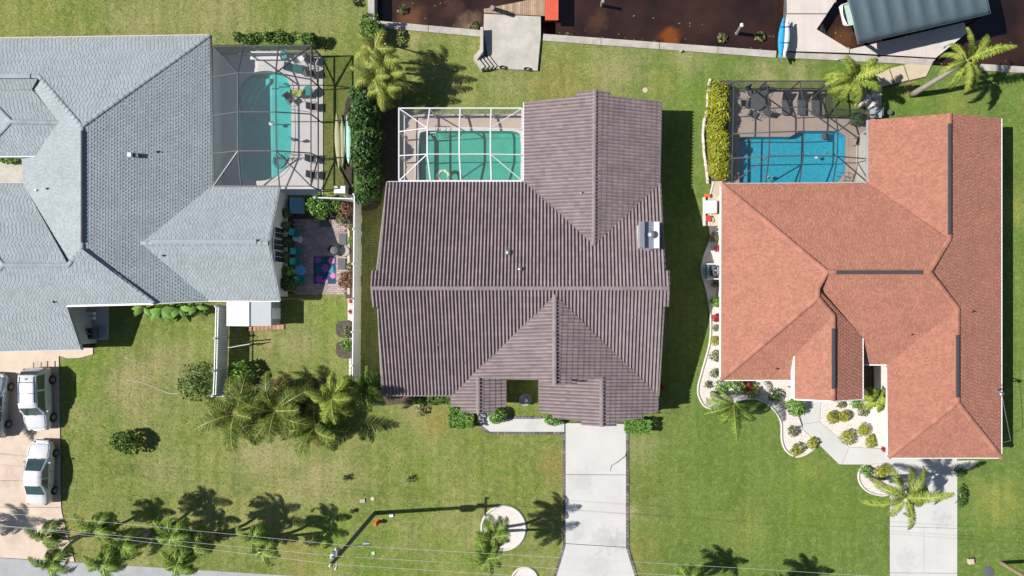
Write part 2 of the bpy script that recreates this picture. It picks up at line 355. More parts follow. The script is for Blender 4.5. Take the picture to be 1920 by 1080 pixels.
M['trunk'] = mat('palm_trunk', (0.27, 0.24, 0.21), 0.9, 0.2, 6, 0.2)
M['frond_green'] = mat('frond_green', (0.065, 0.13, 0.016), 0.6, 0.25, 1.3, island=0.6, trans=0.1, col2=(0.16, 0.24, 0.035), spec=0.12)
M['frond_dark'] = mat('frond_dark', (0.038, 0.080, 0.012), 0.6, 0.25, 1.3, island=0.6, trans=0.1, col2=(0.15, 0.18, 0.030), spec=0.12)
M['frond_yellow'] = mat('frond_yellow', (0.13, 0.18, 0.03), 0.5, 0.25, 1.3, island=0.5, trans=0.12, col2=(0.29, 0.30, 0.06), spec=0.15)
M['frond_dead'] = mat('frond_dead', (0.30, 0.17, 0.05), 0.8, 0.25, 2, island=0.4, col2=(0.36, 0.27, 0.10))
M['frond_lime'] = mat('frond_lime', (0.095, 0.155, 0.02), 0.6, 0.25, 1.3, island=0.6, trans=0.1, col2=(0.25, 0.29, 0.045), spec=0.12)
M['rachis'] = mat('rachis', (0.27, 0.29, 0.075), 0.5, 0.2, 2)
M['rachis_tan'] = mat('rachis_tan', (0.27, 0.26, 0.085), 0.5, 0.25, 2)
M['crownshaft'] = mat('crownshaft', (0.16, 0.22, 0.06), 0.5, 0.1)

def fabric(name, col, rough=0.8): M[name] = mat(name, col, rough, 0.08, 3)
for n_, c_ in {'teal': (0.02, 0.24, 0.22), 'teal_dark': (0.01, 0.10, 0.10), 'lime': (0.28, 0.36, 0.05), 'brown_fabric': (0.15, 0.09, 0.08), 'table_blue': (0.10, 0.32, 0.62),
               'lime_plastic': (0.25, 0.55, 0.08), 'kayak_cream': (0.50, 0.49, 0.28), 'kayak_mint': (0.38, 0.62, 0.52), 'kayak_blue': (0.02, 0.27, 0.50), 'kayak_white': (0.62, 0.66, 0.72),
               'canopy_grey': (0.062, 0.092, 0.110), 'strap_blue': (0.02, 0.06, 0.35), 'orange': (0.75, 0.12, 0.02), 'purple': (0.22, 0.07, 0.32), 'rug_blue': (0.015, 0.05, 0.12), 'pink': (0.50, 0.16, 0.36),
               'beige': (0.45, 0.38, 0.28), 'red_plastic': (0.45, 0.04, 0.03), 'tan_plastic': (0.33, 0.29, 0.26), 'blue_box': (0.17, 0.34, 0.44), 'pale_green': (0.36, 0.48, 0.42)}.items(): fabric(n_, c_)
M['car_white'] = mat('car_paint_white', (0.56, 0.57, 0.585), 0.2, 0.01, 1, spec=0.6)
M['car_silver'] = mat('car_paint_silver', (0.34, 0.38, 0.43), 0.25, 0.03, 1, metallic=0.5, spec=0.6)
M['car_shade_blue'] = mat('car_silver_shade_blue', (0.03, 0.12, 0.26), 0.25, 0.03, 1, metallic=0.2, spec=0.6)  # bumper colour standing for the silver paint where it is shaded
M['lamp_red'] = mat('lamp_red', (0.35, 0.01, 0.01), 0.2, 0.02); M['lamp_clear'] = mat('lamp_clear', (0.5, 0.5, 0.5), 0.15, 0.02)

def canal_mat():
    m = bpy.data.materials.new('canal_water'); m.use_nodes = True; t = m.node_tree; N = t.nodes; L = t.links
    b = N['Principled BSDF']; b.inputs['Roughness'].default_value = 0.12; b.inputs['Specular IOR Level'].default_value = 0.5
    g = N.new('ShaderNodeNewGeometry')
    def noise(s, lo, hi, d=4):
        n = N.new('ShaderNodeTexNoise'); n.inputs['Scale'].default_value = s; n.inputs['Detail'].default_value = d; L.new(g.outputs['Position'], n.inputs['Vector'])
        k = N.new('ShaderNodeMapRange'); k.inputs['From Min'].default_value = lo; k.inputs['From Max'].default_value = hi; L.new(n.outputs['Fac'], k.inputs['Value']); return k.outputs['Result'], n.outputs['Fac']
    c = None
    f, _ = noise(0.35, 0.35, 0.7)
    x = N.new('ShaderNodeMix'); x.data_type = 'RGBA'; x.inputs['A'].default_value = (0.016, 0.0095, 0.0085, 1); x.inputs['B'].default_value = (0.042, 0.020, 0.0145, 1); L.new(f, x.inputs['Factor']); c = x.outputs['Result']
    # shoals: sand lying close under the tannin-brown surface
    for (px, py, r, col) in ((1256, 70, 1.1, (0.16, 0.045, 0.008)), (770, 35, 1.6, (0.11, 0.05, 0.025)), (880, 48, 1.3, (0.15, 0.10, 0.06)), (1580, 75, 1.6, (0.085, 0.04, 0.018)), (1120, 40, 1.2, (0.06, 0.028, 0.018)), (850, 10, 1.2, (0.065, 0.03, 0.02))):
        p = P(px, py, -1)
        vm = N.new('ShaderNodeVectorMath'); vm.operation = 'DISTANCE'; vm.inputs[1].default_value = tuple(p); L.new(g.outputs['Position'], vm.inputs[0])
        _, nf = noise(1.3, 0, 1)
        a = N.new('ShaderNodeMath'); a.operation = 'MULTIPLY_ADD'; a.inputs[1].default_value = 1.6; L.new(nf, a.inputs[0])
        ms = N.new('ShaderNodeMath'); ms.operation = 'SUBTRACT'; L.new(vm.outputs['Value'], ms.inputs[0]); L.new(a.outputs[0], ms.inputs[1]); a.inputs[2].default_value = -0.8
        k = N.new('ShaderNodeMapRange'); k.interpolation_type = 'SMOOTHSTEP'; k.inputs['From Min'].default_value = r; k.inputs['From Max'].default_value = 0.15; L.new(ms.outputs[0], k.inputs['Value'])
        x = N.new('ShaderNodeMix'); x.data_type = 'RGBA'; L.new(k.outputs['Result'], x.inputs['Factor']); L.new(c, x.inputs['A']); x.inputs['B'].default_value = (*col, 1); c = x.outputs['Result']
    L.new(c, b.inputs['Base Color'])
    nb = N.new('ShaderNodeTexNoise'); nb.inputs['Scale'].default_value = 3; nb.inputs['Detail'].default_value = 3; L.new(g.outputs['Position'], nb.inputs['Vector'])
    bp = N.new('ShaderNodeBump'); bp.inputs['Strength'].default_value = 0.35; bp.inputs['Distance'].default_value = 0.06; L.new(nb.outputs['Fac'], bp.inputs['Height']); L.new(bp.outputs[0], b.inputs['Normal'])
    return m
M['canal'] = canal_mat()
# ------------------------------------------------------------------ 2-D tools
def clip_rect(poly, u0, u1, v0, v1):
    def cut(pl, ax, val, keep_greater):
        out = []
        for i in range(len(pl)):
            a, b = pl[i], pl[(i + 1) % len(pl)]
            da, db = a[ax] - val, b[ax] - val
            if not keep_greater: da, db = -da, -db
            if da >= 0: out.append(a)
            if (da > 0 and db < 0) or (da < 0 and db > 0):
                t = da / (da - db); out.append((a[0] + (b[0] - a[0]) * t, a[1] + (b[1] - a[1]) * t))
        return out
    for ax, val, kg in ((0, u0, True), (0, u1, False), (1, v0, True), (1, v1, False)):
        poly = cut(poly, ax, val, kg)
        if len(poly) < 3: return []
    return poly
def area2(p): return abs(sum(a[0] * b[1] - b[0] * a[1] for a, b in zip(p, p[1:] + p[:1]))) / 2
def smooth_line(pts, n=6, closed=False):
    """Catmull-Rom through 2-D points"""
    out = []; m = len(pts)
    for i in range(m if closed else m - 1):
        p = [pts[(i + k) % m] if closed else pts[max(0, min(m - 1, i + k))] for k in (-1, 0, 1, 2)]
        for j in range(n):
            t = j / n
            out.append(tuple(0.5 * (2 * p[1][a] + (p[2][a] - p[0][a]) * t + (2 * p[0][a] - 5 * p[1][a] + 4 * p[2][a] - p[3][a]) * t * t + (3 * p[1][a] - p[0][a] - 3 * p[2][a] + p[3][a]) * t ** 3) for a in (0, 1)))
    if not closed: out.append(pts[-1])
    return out
HARD = []           # plan outlines without turf
def hard(pxs): HARD.append([(p[0], p[1]) for p in pxs]); return pxs
def plan(pxs, z=0.0): return [P(x, y, z) for x, y in pxs]
def sheet_with_holes(outer, holes, z, mb=None):
    mb = mb or MB()
    loops = [[Vector((p[0], p[1], 0)) for p in l] for l in [outer] + holes]
    flat = [p for l in loops for p in l]
    tris = tessellate_polygon(loops); fs = []
    for t in tris:
        a, b, c = [flat[i] for i in t]
        if (b - a).cross(c - a).z < 0: t = t[::-1]
        fs.append(tuple(t))
    mb.add([(p.x, p.y, z) for p in flat], fs); return mb
def structure(name, mb, mat_, label=None, smooth=False):
    o = mb.build(name, mat_, None, smooth); tag(o, label, None, None, 'structure'); return o

# ------------------------------------------------------------------ lawn, canal, street
POOL_L = smooth_line([(446, 172), (456, 150), (480, 136), (515, 135), (540, 150), (547, 178), (547, 230), (547, 280), (540, 308), (524, 326), (500, 338), (470, 338), (452, 324), (446, 296), (446, 230)], 4, True)
POOL_M = smooth_line([(786, 262), (795, 247), (840, 246), (930, 246), (968, 248), (976, 262), (976, 320), (972, 348), (930, 352), (840, 352), (792, 350), (785, 330)], 4, True)
POOL_R = [(1384, 262), (1392, 257), (1480, 257), (1500, 246), (1572, 246), (1584, 256), (1584, 325), (1574, 336), (1560, 352), (1400, 352), (1386, 344)]
outer = [(-2600, -2600), (697, -2600), (697, 47), (905, 66), (1015, 72), (1455, 104), (1840, 128), (4600, 300), (4600, 3400), (-2600, 3400)]
lawn = sheet_with_holes(plan(outer), [plan(POOL_L), plan(POOL_M), plan(POOL_R)], 0.0)
structure('lawn', lawn, M['lawn'])
structure('canal_water', MB().poly([P(690, 75, -1), P(905, 100, -1), P(1455, 125, -1), P(1840, 150, -1), P(4700, 340, -1), P(4700, -2700, -1), P(690, -2700, -1)]), M['canal'])
structure('street', MB().prism(plan([(-2600, 905), (0, 1046), (540, 1079), (4600, 1330), (4600, 1530), (-2600, 1150)]), -0.05, 0.02), M['street'])
hard([(-2600, 905), (0, 1046), (540, 1079), (4600, 1330), (4600, 1530), (-2600, 1150)])

# small specks added on the canal to stand for glints
rgw = np.random.default_rng(12); mb = MB()
for i in range(170):
    x = rgw.uniform(705, 1900); near = rgw.random() < .6; y = (48 + (x - 705) * .072) - (rgw.uniform(2, 9) if near else rgw.uniform(2, 60)); c0 = P(x, y, -0.985); s0 = rgw.uniform(.03, .10); a0 = rgw.uniform(0, 3)
    mb.add([c0 + Vector((math.cos(a0 + k) * s0 * f, math.sin(a0 + k) * s0 * f, 0)) for k, f in ((0, 1), (1.5, .5), (3.1, 1), (4.6, .5))], [(0, 1, 2, 3)])
o = mb.build('glint_specks', M['leaf_olive']); tag(o, 'scattered small specks standing for glints on the brown canal water', 'leaves', None, 'stuff')
# seawall: cap blocks on a sheet-pile face
sw = thing('seawall', 'pale concrete seawall with capped top between lawn and brown canal', 'seawall', P(1200, 85))
def seawall_run(pts, w=0.42):
    for (a, b) in zip(pts, pts[1:]):
        A, B = P(*a), P(*b); d = (B - A); L_ = d.length; d.normalize(); nrm = Vector((-d.y, d.x, 0))
        k = max(1, round(L_ / 4.5)); rz = math.atan2(d.y, d.x)
        for i in range(k):
            c = A + d * (L_ * (i + 0.5) / k)
            mb = MB().bevbox((c.x, c.y, 0.04), (L_ / k - 0.03, w, 0.22), rz, 0.02); mb.build('wall_cap', M['seawall'], sw)
        c = (A + B) / 2
        MB().box((c.x, c.y, -0.85), (L_ - 0.02, w - 0.16, 1.5), rz).build('wall_face', M['seawall'], sw)
seawall_run([(697, -60), (697, 46)], 0.5)
seawall_run([(705, 46), (903, 64)], 0.5)
seawall_run([(1018, 71), (1455, 103)], 0.52)
seawall_run([(1838, 127), (2040, 140)], 0.5)

# ------------------------------------------------------------------ concrete landing, boat docks
land = thing('concrete_landing', 'square weathered concrete landing with low wall and steps beside the seawall', 'landing', P(960, 80))
MB().prism(plan(hard([(908, 28), (1014, 33), (1014, 70), (1008, 134), (931, 130), (917, 117), (907, 60)]), 0.0), -0.9, 0.2).build('slab', M['concrete_old'], land)
MB().prism(plan([(903, 59), (908, 59), (908, 104), (897, 120), (890, 113), (902, 100)]), -0.02, 0.86).build('side_wall', M['concrete_old'], land)
for i in range(4):
    a = 0 + i * 7.2
    q = [(889 + a, 116 - i * 1.6), (896 + a, 112 - i * 1.6), (911 + a, 131 - i * 1.5), (904 + a, 136 - i * 1.5)]
    MB().prism(plan(q), -0.02, 0.74 - 0.14 * i).build('step', M['concrete_old'], land)
gd = thing('wooden_dock', 'weathered brown board dock with a red painted end behind the concrete landing', 'dock', P(970, 10))
g_px = [(908, 22), (1021, -1), (1021, 33), (908, 27)]
for i in range(30):
    x0 = 908 + i * 3.8
    pl = clip_rect([(float(a), float(b)) for a, b in [(908, 20), (1022, -3), (1022, 33), (908, 27)]], x0, x0 + 3.5, -100, 100)
    if len(pl) >= 3: MB().prism(plan(pl), 0.26, 0.31).build('board', M['wood'], gd)
MB().prism(plan([(909, 23), (1021, 1), (1021, 31), (909, 26)]), 0.1, 0.255).build('joists', M['dark_grey'], gd)
for i in range(5):
    MB().box(tuple(P(1024.5 + i * 5, 8, 0.31)), (0.19, 2.4, 0.06)).build('red_board', M['red_paint'], gd)
MB().prism(plan([(1022, -20), (1046, -20), (1046, 36), (1022, 34)]), 0.0, 0.27).build('red_fascia', M['red_paint'], gd)
for x, y in ((1024, 2), (1044, 2), (1044, 33)): MB().tube([P(x, y, -2), P(x, y, 0.2)], 0.11).build('pile', M['wood'], gd)
o = MB().tube([P(924, 18, -1.5), P(923, 14, 1.8)], 0.16, 10).build('mooring_post', M['trunk']); tag(o, 'dark mooring post standing in the water at the corner of the board dock', 'post')
o = MB().tube([P(1372, 66, -1.9), P(1383, 62, -0.9), P(1391, 47, 1.6)], [0.15, 0.15, 0.13], 10).build('mooring_post', M['trunk']); tag(o, 'bare leaning mooring post standing alone in the canal near the seawall', 'post')
MB().lathe([(0.15, 0), (0.02, 0.12)], tuple(P(1391.2, 46.7, 1.6)), 10).build('post_cap', M['white'], o)
o = MB().tube([P(1127, 15, -1.9), P(1130, 2, 0.6)], 0.12, 8).build('mooring_post', M['trunk']); tag(o, 'weedy post at the top edge of the canal right of the red dock end', 'post')

dk = thing('boat_dock', 'pale grey composite boat dock with a pointed slip around the covered boat', 'dock', P(1520, 60))
dock_px = hard([(1474, -60), (1605, -60), (1529, 57), (1590, 94), (1640, 83), (1805, 44), (1812, 62), (1742, 122), (1460, 105)])
def boards(poly, axis, w, z, parent, m, gap=0.15):
    """deck boards sawn from an outline, joined"""
    mb = MB(); ps = [(float(a), float(b)) for a, b in poly]
    lo = min(p[axis] for p in ps); hi = max(p[axis] for p in ps); k = lo
    while k < hi:
        pl = clip_rect(ps, k, k + w - gap, -1e4, 1e4) if axis == 0 else clip_rect(ps, -1e4, 1e4, k, k + w - gap)
        if len(pl) >= 3 and area2(pl) > 0.3: mb.prism(plan(pl), z - 0.035, z)
        k += w
    o = mb.build('boards', m, parent); o['kind'] = 'stuff'; return o
boards([(1474, -60), (1605, -60), (1567, 0), (1549, 27), (1474, 27)], 0, 3.4, 0.20, dk, M['dock'], 0.18)
boards([(1473, 29), (1548, 29), (1529, 57), (1590, 94), (1590, 101), (1464, 97)], 0, 3.4, 0.20, dk, M['dock'], 0.18)
boards([(1592, 94), (1640, 83), (1805, 44), (1812, 62), (1752, 110), (1592, 101)], 0, 3.4, 0.20, dk, M['dock'], 0.18)
MB().prism(plan([(1460, 99), (1590, 103.5), (1752, 112), (1742, 123), (1460, 109)]), -0.9, 0.14).build('cap', M['seawall'], dk)
MB().prism(plan([(1474, -60), (1604, -60), (1530, 57), (1592, 95), (1642, 84), (1804, 45), (1810, 62), (1748, 108), (1590, 100), (1466, 96)]), -0.12, 0.16).build('joists', M['dark_grey'], dk)
for x, y in ((1476, 5), (1474, 60), (1529, 56), (1590, 92), (1700, 69), (1800, 48), (1565, 2)): MB().tube([P(x, y, -2.2), P(x, y, 0.15)], 0.13).build('pile', M['wood'], dk)

# covered boat lift
Bc, Cc = Vector((1609.0, 82.0)), Vector((1857.0, 25.0)); ex = (Cc - Bc).normalized(); ey = Vector((ex.y, -ex.x)); Lc, Wc = (Cc - Bc).length, 112.0
lift = thing('boat_lift_canopy', 'blue grey fabric boat lift canopy with curved ribs over the boat slip', 'canopy', P(1720, 10, -1))
def cp(u, v, z): p = Bc + ex * u + ey * v; return P(p.x, p.y, z)
nb_, su, sv = 8, 6, 12; vs = []; fs = []
for i in range(nb_ * su + 1):
    for j in range(sv + 1):
        t = (i % su) / su; sag = 0.13 * math.sin(math.pi * t); w_ = j / sv
        vs.append(cp(Lc * i / (nb_ * su), Wc * w_, 3.1 + 0.75 * math.sin(math.pi * (0.04 + 0.92 * w_)) ** 0.7 - sag * (0.3 + math.sin(math.pi * w_))))
for i in range(nb_ * su):
    for j in range(sv): a = i * (sv + 1) + j; fs.append((a, a + 1, a + sv + 2, a + sv + 1))
o = MB().add(vs, fs).build('cover', M['canopy_grey'], lift, True)
sd_ = o.modifiers.new('thick', 'SOLIDIFY'); sd_.thickness = 0.02
for i in range(nb_ + 1):
    MB().tube([cp(Lc * i / nb_, Wc * j / sv, 3.06 + 0.75 * math.sin(math.pi * (0.04 + 0.92 * j / sv)) ** 0.7) for j in range(sv + 1)], 0.035, 6).build('rib', M['galv'], lift)
for v in (0, Wc): MB().tube([cp(0, v, 3.16), cp(Lc, v, 3.16)], 0.045, 6).build('side_rail', M['white'], lift)
for u in (8, Lc - 8):
    for v in (3, Wc - 3): MB().tube([cp(u, v, -2.5), cp(u, v, 3.1)], 0.13, 8).build('pile', M['wood'], lift)
for u in (70, 190): MB().tube([cp(u, 6, 0.4), cp(u, Wc - 6, 0.4)], 0.09, 6).build('lift_beam', M['galv'], lift)
boat = thing('motor_boat', 'white motor boat with pale bow showing under the grey lift canopy', 'boat', P(1700, 25, -1))
def bp_(u, v, z): return cp(u - 14, 58 + v, z)
vs = []; fs = []; st = 13
for i in range(st):
    t = i / (st - 1); hw = 27 * min(1, (0.42 + 0.58 * min(1, t * 3.2) ** 0.6)) ; z0 = -0.55 + 0.55 * (1 - min(1, t * 3.5)) ** 2; u = 205 * t
    if i == 0: hw = 21
    for k, (a, z) in enumerate(((-1, 0.75), (-0.82, 0.1), (0, z0), (0.82, 0.1), (1, 0.75))): vs.append(bp_(u - (6 if i == 0 and abs(a) < .9 else 0), hw * a, z + 0.45))
for i in range(st - 1):
    for k in range(4): a = i * 5 + k; fs.append((a, a + 1, a + 6, a + 5))
fs.append((0, 1, 2, 3, 4)); fs.append((st * 5 - 1, st * 5 - 2, st * 5 - 3, st * 5 - 4, st * 5 - 5))
MB().add(vs, fs).build('hull', M['white'], boat, False)
MB().add([bp_(4, -19, 1.19), bp_(62, -25, 1.19), bp_(62, 25, 1.19), bp_(4, 19, 1.19)], [(0, 1, 2, 3)]).build('bow_deck', M['pale_green'], boat)
MB().tube([bp_(62, -25, 1.25), bp_(2, -20, 1.3), bp_(-3, 0, 1.3), bp_(2, 20, 1.3), bp_(62, 25, 1.25)], 0.035, 6).build('bow_rail', M['white'], boat)
MB().bevbox(tuple(bp_(120, 0, 1.6)), (1.6, 1.1, 1.0), -math.atan2(ex.y, ex.x)).build('console', M['white'], boat)
MB().prism([bp_(60, -23, 0), bp_(200, -24, 0), bp_(200, 24, 0), bp_(60, 23, 0)], 0.7, 0.8).build('sole', M['concrete'], boat)
o_ = MB().bevbox(tuple(bp_(207, 0, 1.0)), (0.5, 0.5, 1.1)); o_.build('outboard_motor', M['dark_grey'], boat)

# kayaks
def kayak(px0, py0, px1, py1, hw, z, mat_, label, group=None, cockpit=True, roll=0):
    A, B = P(px0, py0, z), P(px1, py1, z); L_ = (B - A).length; d = (B - A).normalized(); s = Vector((-d.y, d.x, 0)); n = 15
    k = thing('kayak', label, 'kayak', (A + B) / 2 - Vector((0, 0, 0.12)), group)
    vs = []; fs = []
    for i in range(n):
        t = i / (n - 1); w = hw * max(0.04, math.sin(math.pi * t)) ** 0.75; rise = 0.13 * (2 * t - 1) ** 4
        for a, zz in ((-0.75, -0.1), (-1, 0.02), (-0.8, 0.13), (0, 0.19), (0.8, 0.13), (1, 0.02), (0.75, -0.1)):
            vs.append(A + d * L_ * t + s * w * a + Vector((0, 0, zz * (0.5 + 0.5 * math.sin(math.pi * t)) + rise)))
    for i in range(n - 1):
        for j in range(7): j2 = (j + 1) % 7; fs.append((i * 7 + j, i * 7 + j2, i * 7 + 7 + j2, i * 7 + 7 + j))
    fs.append(tuple(range(7))); fs.append(tuple(range(7 * n - 1, 7 * n - 8, -1)))
    MB().add(vs, fs).build('hull', mat_, k, True)
    if cockpit:
        for c in (0.36, 0.62):
            p = A + d * L_ * c
            mb = MB(); ring = [p + d * 0.42 * math.cos(q) + s * hw * 0.55 * math.sin(q) + Vector((0, 0, 0.19)) for q in [2 * math.pi * i / 14 for i in range(15)]]
            mb.tube(ring, 0.03, 5, False); mb.build('cockpit_rim', M['black'], k)
            MB().poly(ring[:-1][::-1]).build('seat_well', M['dark_grey'], k)
    for c in (0.12, 0.88):
        p = A + d * L_ * c + Vector((0, 0, 0.22)); MB().tube([p - s * 0.08, p + s * 0.08], 0.015, 5).build('handle', M['black'], k)
    return k
rk = thing('kayak_rack', 'black post rack holding two kayaks at the dock edge', 'rack', P(1474, 80))
for y in (52, 82): MB().tube([P(1471, y, 0.1), P(1471, y, 1.25)], 0.05, 6).build('post', M['black'], rk); MB().tube([P(1466, y, 0.95), P(1481, y, 0.95)], 0.035, 6).build('arm', M['black'], rk)
kayak(1468, 34, 1463, 113, 0.27, 1.12, M['kayak_blue'], 'bright blue kayak strapped on the dock edge rack', None, False)
kayak(1476, 37, 1470, 108, 0.30, 1.10, M['kayak_white'], 'white kayak lying next to the blue one on the dock edge rack', None, False)
for y in (50, 80): MB().tube([P(1462, y, 1.25), P(1467, y, 1.36), P(1477, y, 1.34), P(1481, y, 1.1)], 0.035, 5).build('strap', M['strap_blue'], rk)
kayak(632, 214, 637, 318, 0.27, 0.25, M['kayak_cream'], 'cream kayak on the grass left of the dark hedge', None, False)
kayak(642, 220, 644, 312, 0.22, 0.22, M['kayak_cream'], 'narrow yellowish kayak lying between the cream kayak and the mint board', None, False)
kayak(652, 216, 655, 308, 0.33, 0.30, M['kayak_mint'], 'pale mint paddle board tucked against the dark hedge', None, False)

# ------------------------------------------------------------------ driveways, paths, beds
def slabs(parent, polys, z, m, name='slab'):
    for pl in polys: MB().prism(plan(pl), -0.05, z).build(name, m, parent)
drv = structure('driveway', MB().prism(plan(hard([(1058, 792), (1176, 792), (1177, 1026), (1194, 1084), (1206, 1120), (1026, 1120), (1041, 1084), (1059, 1026)])), -0.05, 0.03), M['concrete_dark'])
dj = [792, 889.3, 1018, 1046, 1120]
def dx(y, left):
    if left: return 1060.5 if y <= 1024 else 1060.5 - (y - 1024) * 0.31
    return 1173.5 if y <= 1026 else 1173.5 + (y - 1026) * 0.31
slabs(drv, [[(1060.5, 793), (1173.5, 795), (1173.5, 889.6), (1060.5, 889)], [(1060.5, 889.9), (1173.5, 890.5), (1173.5, 1025.2), (1060.5, 1018)],
            [(1060.5, 1019.2), (1173.5, 1026.4), (dx(1120, 0), 1120), (dx(1120, 1), 1120)]], 0.06, M['concrete'])
def edging(pts, w, l, parent, z=0.075, m=None, name='edge_brick'):
    """a course of bricks laid along a line (pixels), one mesh per line"""
    mb = MB(); 
    for a, b in zip(pts, pts[1:]):
        A, B = P(*a), P(*b); d = B - A; n = max(1, int(d.length / l)); rz = math.atan2(d.y, d.x)
        for i in range(n):
            c = A + d * ((i + 0.5) / n)
            mb.box((c.x, c.y, z - 0.05 + rng.uniform(-.004, .004)), (d.length / n - 0.035, w, 0.1), rz)
    o = mb.build(name, m or M['brick'], parent); o['kind'] = 'stuff'; return o
edging([(1057.8, 812), (1057.8, 1024), (1040, 1082), (1028, 1120)], 0.2, 0.26, drv)
edging([(1176, 800), (1176.5, 1028), (1194, 1084), (1205, 1120)], 0.2, 0.26, drv)
wk = structure('front_walk', MB().prism(plan(hard([(893, 775), (950, 775), (950, 784), (1015, 784), (1058, 790), (1058, 810), (918, 810), (900, 795)])), -0.05, 0.05), M['concrete'])
edging([(899, 797), (917, 811.5), (1057, 812)], 0.2, 0.26, wk); edging([(950, 782.5), (1015, 783)], 0.2, 0.26, wk)
structure('entry_turf', MB().prism(plan([(958, 750), (1000, 750), (1000, 781), (958, 781)]), -0.05, 0.004), M['lawn'])

pk = structure('shared_driveway', MB().prism(plan(hard([(-120, 640), (176, 640), (176, 664), (150, 672), (128, 673), (111, 668), (112, 690), (116, 962), (141, 1054), (-120, 1039)])), -0.05, 0.03), M['concrete_dark'])
slabs(pk, [[(-120, 640), (175, 640), (175, 664), (150, 671), (128, 672), (111, 667), (111.5, 700), (-120, 700)], [(-120, 700.6), (111.5, 700.6), (113.6, 830), (114, 903), (-120, 897)],
           [(-120, 897.7), (114, 903.7), (115.5, 951), (-120, 949)], [(-120, 949.7), (115.5, 951.7), (117, 962), (140.5, 1053), (-120, 1037.5)]], 0.055, M['pink_concrete'])
rd = structure('house_driveway', MB().prism(plan(hard([(1668, 858), (1794, 858), (1794, 1130), (1668, 1130)])), -0.05, 0.03), M['concrete_dark'])
slabs(rd, [[(1668, 858), (1794, 858), (1794, 990), (1668, 986)], [(1668, 986.6), (1731.4, 988.6), (1731.4, 1073.5), (1668, 1073)], [(1732, 988.6), (1794, 990.6), (1794, 1074), (1732, 1073.5)], [(1668, 1073.7), (1794, 1074.7), (1794, 1130), (1668, 1130)]], 0.06, M['concrete'])
pw = structure('garden_path', MB().prism(plan(hard([(1500, 740), (1540, 740), (1536, 790), (1592, 838), (1668, 842), (1668, 871), (1573, 871), (1505, 805), (1494, 770)])), -0.05, 0.03), M['concrete_dark'])
slabs(pw, [[(1500, 740), (1540, 740), (1536, 790), (1505, 795), (1497, 770)], [(1505, 795.5), (1536, 790.5), (1591.5, 838), (1578, 870), (1573, 870.5), (1505, 804)], [(1592, 838.3), (1668, 842), (1668, 870.5), (1578.6, 870.5)]], 0.06, M['concrete'])
bedL = smooth_line([(1338, 342), (1330, 372), (1326, 395), (1330, 425), (1331, 450), (1319, 482), (1316, 510), (1325, 545), (1332, 590), (1331, 640), (1318, 690), (1309, 725), (1311, 745), (1322, 762), (1340, 766), (1365, 758), (1390, 749), (1420, 748), (1447, 764), (1464, 790), (1466, 825), (1474, 845), (1492, 856), (1512, 851), (1530, 838)], 4)
structure('gravel_bed', MB().prism(plan(hard(bedL + [(1530, 830), (1504, 800), (1502, 740), (1480, 700), (1360, 700), (1360, 342)])), -0.05, 0.02), M['gravel'])
structure('gravel_bed', MB().prism(plan(hard([(1538, 735), (1680, 680), (1680, 842), (1592, 838), (1536, 790)])), -0.05, 0.025), M['gravel'])
bedP = smooth_line([(1672, 872), (1628, 871), (1611, 884), (1612, 905), (1628, 922), (1655, 929), (1672, 924)], 4)
structure('gravel_bed', MB().prism(plan(hard(bedP)), -0.05, 0.02), M['gravel'])
bedQ = smooth_line([(1793, 864), (1832, 864), (1826, 873), (1812, 880), (1793, 882)], 4)
structure('gravel_bed', MB().prism(plan(hard(bedQ)), -0.05, 0.02), M['gravel'])
def kerb_strip(line, label, w=0.13, h=0.1, m=None):
    k = thing('bed_edging', label, 'kerb', P(*line[len(line) // 2])); seg = []
    i = 0
    while i < len(line) - 1:
        part_ = [P(*q, 0.045) for q in line[i:i + 5]]
        if len(part_) >= 2: MB().tube(part_, w * 0.62, 6).build('kerb_block', m or M['kerb'], k)
        i += 4
    return k
kerb_strip(bedL, 'long curving white kerb of the gravel bed left of the red roofed house')
kerb_strip(bedP, 'short rounded white kerb of the palm bed beside the right driveway')
circ = [(944 + 41 * math.cos(2 * math.pi * i / 32), 990 + 41 * math.sin(2 * math.pi * i / 32)) for i in range(33)]
structure('gravel_bed', MB().prism(plan(hard(circ[:-1])), -0.05, 0.02), M['gravel']); kerb_strip(circ, 'round stone ring edging of the lawn bed with two palms', 0.15)
circ2 = [(984 + 24 * math.cos(2 * math.pi * i / 24), 1088 + 24 * math.sin(2 * math.pi * i / 24)) for i in range(25)]
structure('gravel_bed', MB().prism(plan(hard(circ2[:-1])), -0.05, 0.02), M['gravel']); kerb_strip(circ2, 'small round stone edging cut by the bottom edge left of the main driveway', 0.14)
# white border stones along the golden hedge
hs = [(1331, 152), (1328, 165), (1327, 180), (1327, 195), (1326, 210), (1321, 225), (1319, 240), (1318, 255), (1319, 270), (1320, 285), (1322, 300), (1324, 315), (1326, 330), (1327, 341)]
hb = thing('stone_border', 'low border of white stones curving along the golden hedge', 'border', P(1320, 240))
sl = smooth_line(hs, 3)
for i, q in enumerate(sl): MB().bevbox(tuple(P(q[0], q[1], 0.1)), (rng.uniform(.22, .32), rng.uniform(.15, .19), 0.24), rng.uniform(1.3, 1.9), 0.03).build('stone', M['stone_white'], hb)
structure('mulch_bed', MB().prism(plan(hard([(1326, 152), (1372, 150), (1366, 345), (1327, 345)])), -0.05, 0.015), M['mulch'])
structure('mulch_bed', MB().prism(plan(hard(smooth_line([(655, 180), (690, 205), (712, 215), (748, 208), (750, 300), (748, 345), (720, 350), (708, 390), (665, 392), (648, 360), (640, 280), (645, 215)], 4, True))), -0.05, 0.012), M['mulch'])
structure('mulch_bed', MB().prism(plan(hard([(535, 372), (655, 372), (660, 382), (664, 560), (648, 560), (648, 420), (610, 410), (552, 410), (550, 552), (528, 552), (528, 372)])), -0.05, 0.016), M['mulch'])
